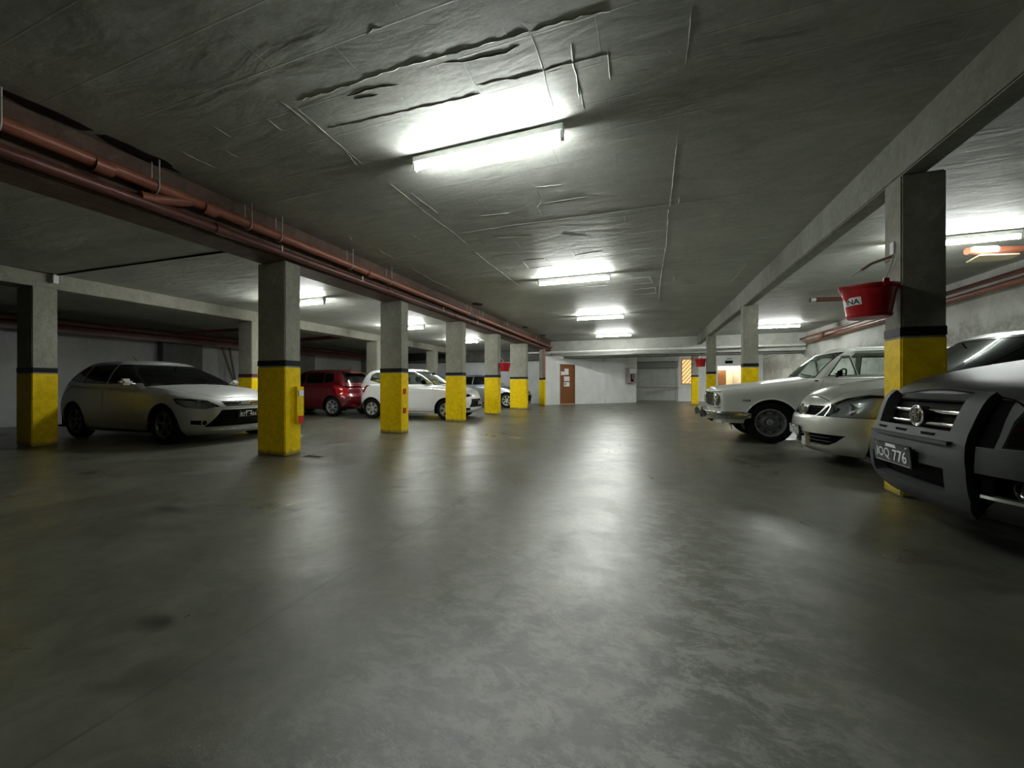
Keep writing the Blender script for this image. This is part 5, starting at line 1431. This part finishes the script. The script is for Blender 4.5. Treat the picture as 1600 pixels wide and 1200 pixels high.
def S_hatch(paint, extra, wheel='alloy5', gl='glass_tint'):
    return dict(L=4.40, hw=.89, paint=paint, R=.325, Ra=.375, rr=.22, ww=.21, axles=(.86, 3.5), wheel=wheel, hood0=.72, bulk=.45,
    body=dict(zb=.155, zbn=.155, top=[(0, .70), (.12, .745), (.3, .80), (.6, .87), (1.0, .935), (1.4, .975), (2.2, 1.01), (4.4, 1.04)],
              front=[(0, .13), (.07, .07), (.25, .02), (.5, .0), (.75, .03), (.88, .07), (.95, .12), (1, .22)],
              rear=[(0, 4.28), (.15, 4.38), (.5, 4.40), (.8, 4.33), (1, 4.22)], half=[(0, .80), (.15, .86), (.45, .89), (.75, .875), (.9, .845), (1, .76)],
              cf=.75, cr=.6, nf=2.25, nr=2.5, plan=[(0, .97), (.8, 1), (3.6, 1), (4.4, .94)], crown=.05, cw=.6, vs=VS),
    house=dict(zb=.93, top=[(0, 1.40), (2.1, 1.415), (2.7, 1.46), (3.4, 1.45), (4.4, 1.34)], front=[(0, 1.12), (.9, 2.15), (1, 2.32)], rear=[(0, 4.30), (.5, 4.12), (1, 3.75)],
               half=[(0, .83), (.3, .79), (.8, .66), (.93, .60), (1, .52)], cf=.42, cr=.35, nf=2.3, nr=2.5, plan=[(0, 1), (3, 1), (4.3, .93)], crown=.035, cw=.4, vs=GS),
    panels=[('grille', 'body', 'front', [[(-.37, .722), (.37, .722), (.33, .635), (-.33, .635)]], 'black', -.02, .006),
            ('lower_air_intake', 'body', 'front', [[(-.40, .575), (.40, .575), (.62, .285), (-.62, .285)]], 'black', -.04, .006),
            ('headlamp_lens', 'body', ('diag', 38, -1), [[(.40, .635), (.62, .60), (.86, .635), (.99, .70), (1.03, .775), (.82, .77), (.58, .735)]], 'lens', .002, .006, dict(both=True, gap=.006, gapmat='black', gapname='lens_seal')),
            ('fog_recess', 'body', ('diag', 38, -1), [[(.55, .315), (.80, .34), (.80, .41), (.58, .405)]], 'black', -.02, .006, dict(both=True)),
            ('rear_lamp', 'body', 'rear', [[(-.86, .72), (-.55, .78), (-.60, .98), (-.86, .98)]], 'red_lens', .004, .01, dict(both=True)),
            ] + common_panels([[(1.62, 1.045), (2.50, 1.045), (2.50, 1.37), (2.30, 1.37)], [(2.58, 1.045), (3.35, 1.06), (3.30, 1.36), (2.58, 1.37)], [(3.42, 1.065), (3.86, 1.11), (3.65, 1.31), (3.38, 1.35)]],
                              [(-.74, .985), (.74, .985), (.58, 1.365), (-.58, 1.365)], [(-.62, 1.12), (.62, 1.12), (.50, 1.36), (-.50, 1.36)], gl, gl,
                              doors=[([(1.60, .36), (2.50, .34), (2.54, .98), (1.60, .97)], paint), ([(2.53, .34), (3.10, .36), (3.30, .75), (3.42, 1.0), (2.57, 1.0)], paint)], hood=([(.235, -.36), (.235, .36), (.55, .60), (1.25, .70), (1.25, -.70), (.55, -.60)], paint)),
    interior=dict(seat='seat', front=2.1, sy=.36, z=.36, rear=3.0, dash=1.45, dz=.95, wheel_y=-.36, mirror=(2.05, 1.30)), extra=extra)
build_car('foc', (-6.86, 5.00), PI, 'pale silver hatchback with wide black lower grille behind the nearest left column', dict(S_hatch('p_focus', extra_foc), rim='alloy_shaded'))

# ---------------------------------------------------------------- grey blue car at the far left columns
def extra_far(P, part, made):
    strip = strip_on_front(P, MB(), -.36, .36, .68, .03, .0, 12); part(strip, 'grille_bar', 'chrome')
    for s in (-1, 1):
        x = surf_x(P, s * .6, .69); part(bowl(MB(), x + .03, s * .6, .69, .045, .05), 'headlamp_reflector', 'reflector')
    mirrors(P, part, 1.72, 1.06, 'p_blue', .17, .11, .07)
    handles(P, part, (2.4, 3.2), .92, 'p_blue')
S_b = S_hatch('p_blue', extra_far, 'alloy7', 'glass_tint')
build_car('far', (-5.0, 16.72), PI, 'blue grey hatchback half hidden behind the fourth and fifth left columns', S_b)

# ---------------------------------------------------------------- small white hatchback
def extra_ka(P, part, made):
    strip = MB()
    for z in (.40, .47, .54): strip_on_front(P, strip, -.46, .46, z, .012, -.012, 12)
    part(strip, 'grille_bar', 'grey_plastic')
    made.append(plate(P['car'], surf_x(P, 0, .48) - .02, .0, .48, 'HXK  120', .34, .11, 0, scale_txt=(.28, .06)))
    for s in (-1, 1):
        x = surf_x(P, s * .52, .74); part(bowl(MB(), x + .04, s * .53, .73, .06, .06), 'headlamp_reflector', 'reflector')
        part(strip_on_front(P, MB(), s * .50, s * .72, .335, .10, .004, 8), 'fog_recess', 'black')
    mirrors(P, part, 1.40, 1.09, 'black', .18, .13, .05)
    wipers(P, part, .8, 0, 1.06, 1.09, (-.55, .05), .45)
    handles(P, part, (2.15,), .95, 'p_white')
    part(MB().tube([(-.0 + 1.05, .815, .80), (2.2, .835, .80)], .006, 6), 'side_moulding', 'p_white')
S_ka = dict(L=3.80, hw=.83, paint='p_white', R=.295, Ra=.35, rr=.19, ww=.18, axles=(.74, 3.17), wheel='cap', hood0=.78,
    body=dict(zb=.20, zbn=.20, top=[(0, .72), (.12, .80), (.3, .87), (.55, .93), (.85, .975), (1.1, 1.0), (2.2, 1.03), (3.0, 1.05), (3.8, 1.02)],
              front=[(0, .12), (.1, .05), (.3, .0), (.5, .01), (.7, .05), (.9, .10), (1, .18)],
              rear=[(0, 3.70), (.15, 3.78), (.4, 3.80), (.75, 3.74), (1, 3.66)], half=[(0, .76), (.15, .81), (.45, .83), (.8, .815), (.93, .79), (1, .72)],
              cf=.55, cr=.5, nf=2.3, nr=2.4, plan=[(0, .97), (.7, 1), (3.1, 1), (3.8, .94)], crown=.05, cw=.6, vs=VS),
    house=dict(zb=.95, top=[(0, 1.44), (1.6, 1.445), (2.2, 1.48), (3.0, 1.47), (3.8, 1.40)], front=[(0, .86), (.9, 1.60), (1, 1.78)], rear=[(0, 3.78), (.5, 3.70), (.9, 3.56), (1, 3.46)],
               half=[(0, .76), (.3, .735), (.8, .64), (.93, .60), (1, .52)], cf=.36, cr=.3, nf=2.4, nr=2.5, plan=[(0, 1), (2.6, 1), (3.8, .93)], crown=.035, cw=.4, vs=GS),
    panels=[('grille', 'body', 'front', [[(-.40, .60), (.40, .60), (.54, .36), (-.54, .36)]], 'black', -.02, .006),
            ('headlamp_lens', 'body', ('diag', 38, -1), [[(.34, .69), (.62, .66), (.86, .70), (.95, .83), (.66, .81)]], 'lens', .002, .006, dict(both=True, gap=.006, gapmat='black', gapname='lens_seal')),
            ('rear_lamp', 'body', 'rear', [[(-.78, .78), (-.60, .78), (-.62, 1.0), (-.78, 1.0)]], 'red_lens', .004, .01, dict(both=True)),
            ] + common_panels([[(1.22, 1.05), (2.20, 1.06), (2.20, 1.38), (1.78, 1.38)], [(2.32, 1.07), (2.92, 1.09), (3.26, 1.17), (3.24, 1.30), (3.12, 1.36), (2.32, 1.38)]],
                              [(-.66, 1.03), (.66, 1.03), (.54, 1.39), (-.54, 1.39)], [(-.56, 1.12), (.56, 1.12), (.48, 1.38), (-.48, 1.38)], 'glass_clear', 'glass_clear',
                              doors=[([(1.14, .34), (2.24, .32), (2.26, 1.0), (1.14, .99)], 'p_white')], hood=([(.195, -.40), (.195, .40), (.92, .62), (.92, -.62)], 'p_white')),
    interior=dict(seat='seat', front=1.55, sy=.34, z=.42, rear=2.45, dash=1.05, dz=1.0, wheel_y=-.34, mirror=(1.5, 1.34)), extra=extra_ka)
a5 = math.radians(5.0)
build_car('ka', (-4.80, 10.62), PI + a5, 'small white hatchback facing the lane behind the second and third left columns', S_ka)

# ---------------------------------------------------------------- dark red hatchback seen from behind
def extra_red(P, part, made):
    mirrors(P, part, 1.25, 1.10, 'p_red', .15, .12, .05)
    handles(P, part, (2.1, 2.9), .95, 'p_red')
    part(MB().tube([(3.25, 0, 1.49), (3.45, 0, 1.60)], .006, 6), 'aerial', 'black')
    part(MB().bbox(3.62, 3.80, -.48, .48, 1.40, 1.43, .012), 'roof_spoiler', 'p_red')
    for s in (-1, 1):
        part(MB().bbox(3.93, 4.0, s * .5 - .1, s * .5 + .1, .32, .37, .01), 'rear_reflector', 'red_lens')
S_red = dict(S_ka)
S_red.update(L=4.05, paint='p_red', axles=(.80, 3.35), wheel='alloy7', R=.31, Ra=.36, rr=.22)
S_red['body'] = dict(S_ka['body'], zb=.22, zbn=.22, top=[(0, .74), (.12, .81), (.3, .88), (.6, .94), (.9, .98), (1.2, 1.0), (2.2, 1.04), (3.2, 1.06), (4.05, 1.04)],
    rear=[(0, 3.90), (.12, 4.0), (.35, 4.05), (.5, 4.03), (.6, 3.97), (.8, 3.93), (1, 3.85)], plan=[(0, .97), (.7, 1), (3.3, 1), (4.05, .94)], cr=.55, nr=2.3)
S_red['house'] = dict(S_ka['house'], zb=.97, top=[(0, 1.44), (1.6, 1.46), (2.4, 1.51), (3.0, 1.50), (4.05, 1.42)], front=[(0, .90), (.9, 1.7), (1, 1.85)], rear=[(0, 3.95), (.5, 3.84), (.9, 3.68), (1, 3.5)],
    plan=[(0, 1), (2.9, 1), (4.05, .92)], cr=.36)
S_red['panels'] = [p if p[0] != 'rear_lamp' else ('rear_lamp', 'body', 'rear', [[(-.80, .66), (-.58, .70), (-.60, .95), (-.80, .98)]], 'red_lens', .008, .012, dict(both=True)) for p in S_ka['panels'] if p[0] in ('grille', 'headlamp_lens', 'rear_lamp')] + \
    common_panels([[(1.30, 1.07), (2.15, 1.07), (2.15, 1.40), (1.85, 1.40)], [(2.22, 1.07), (2.95, 1.08), (2.92, 1.40), (2.22, 1.40)], [(3.0, 1.09), (3.35, 1.14), (3.28, 1.36), (2.98, 1.39)]],
                  [(-.66, 1.04), (.66, 1.04), (.54, 1.41), (-.54, 1.41)], [(-.60, 1.10), (.60, 1.10), (.53, 1.42), (-.53, 1.42)], 'glass_dark', 'glass_dark',
                  doors=[([(1.20, .36), (2.17, .34), (2.19, 1.02), (1.20, 1.0)], 'p_red'), ([(2.20, .34), (2.85, .34), (2.95, .7), (3.05, 1.03), (2.22, 1.02)], 'p_red')], hood=([(.195, -.40), (.195, .40), (.95, .62), (.95, -.62)], 'p_red')) + \
    [('tailgate', 'body', 'rear', [[(-.56, .62), (.56, .62), (.58, 1.0), (-.58, 1.0)]], 'p_red', 0, .02, dict(gap=.006))]
S_red['interior'] = dict(seat='seat', front=1.7, sy=.34, z=.44, rear=2.6, dash=1.1, dz=1.02, wheel_y=-.34, mirror=(1.55, 1.36))
S_red['extra'] = extra_red
build_car('red', (-12.95, 10.52), 0.0, 'dark red hatchback seen from its rear corner behind the white hatchback', S_red)
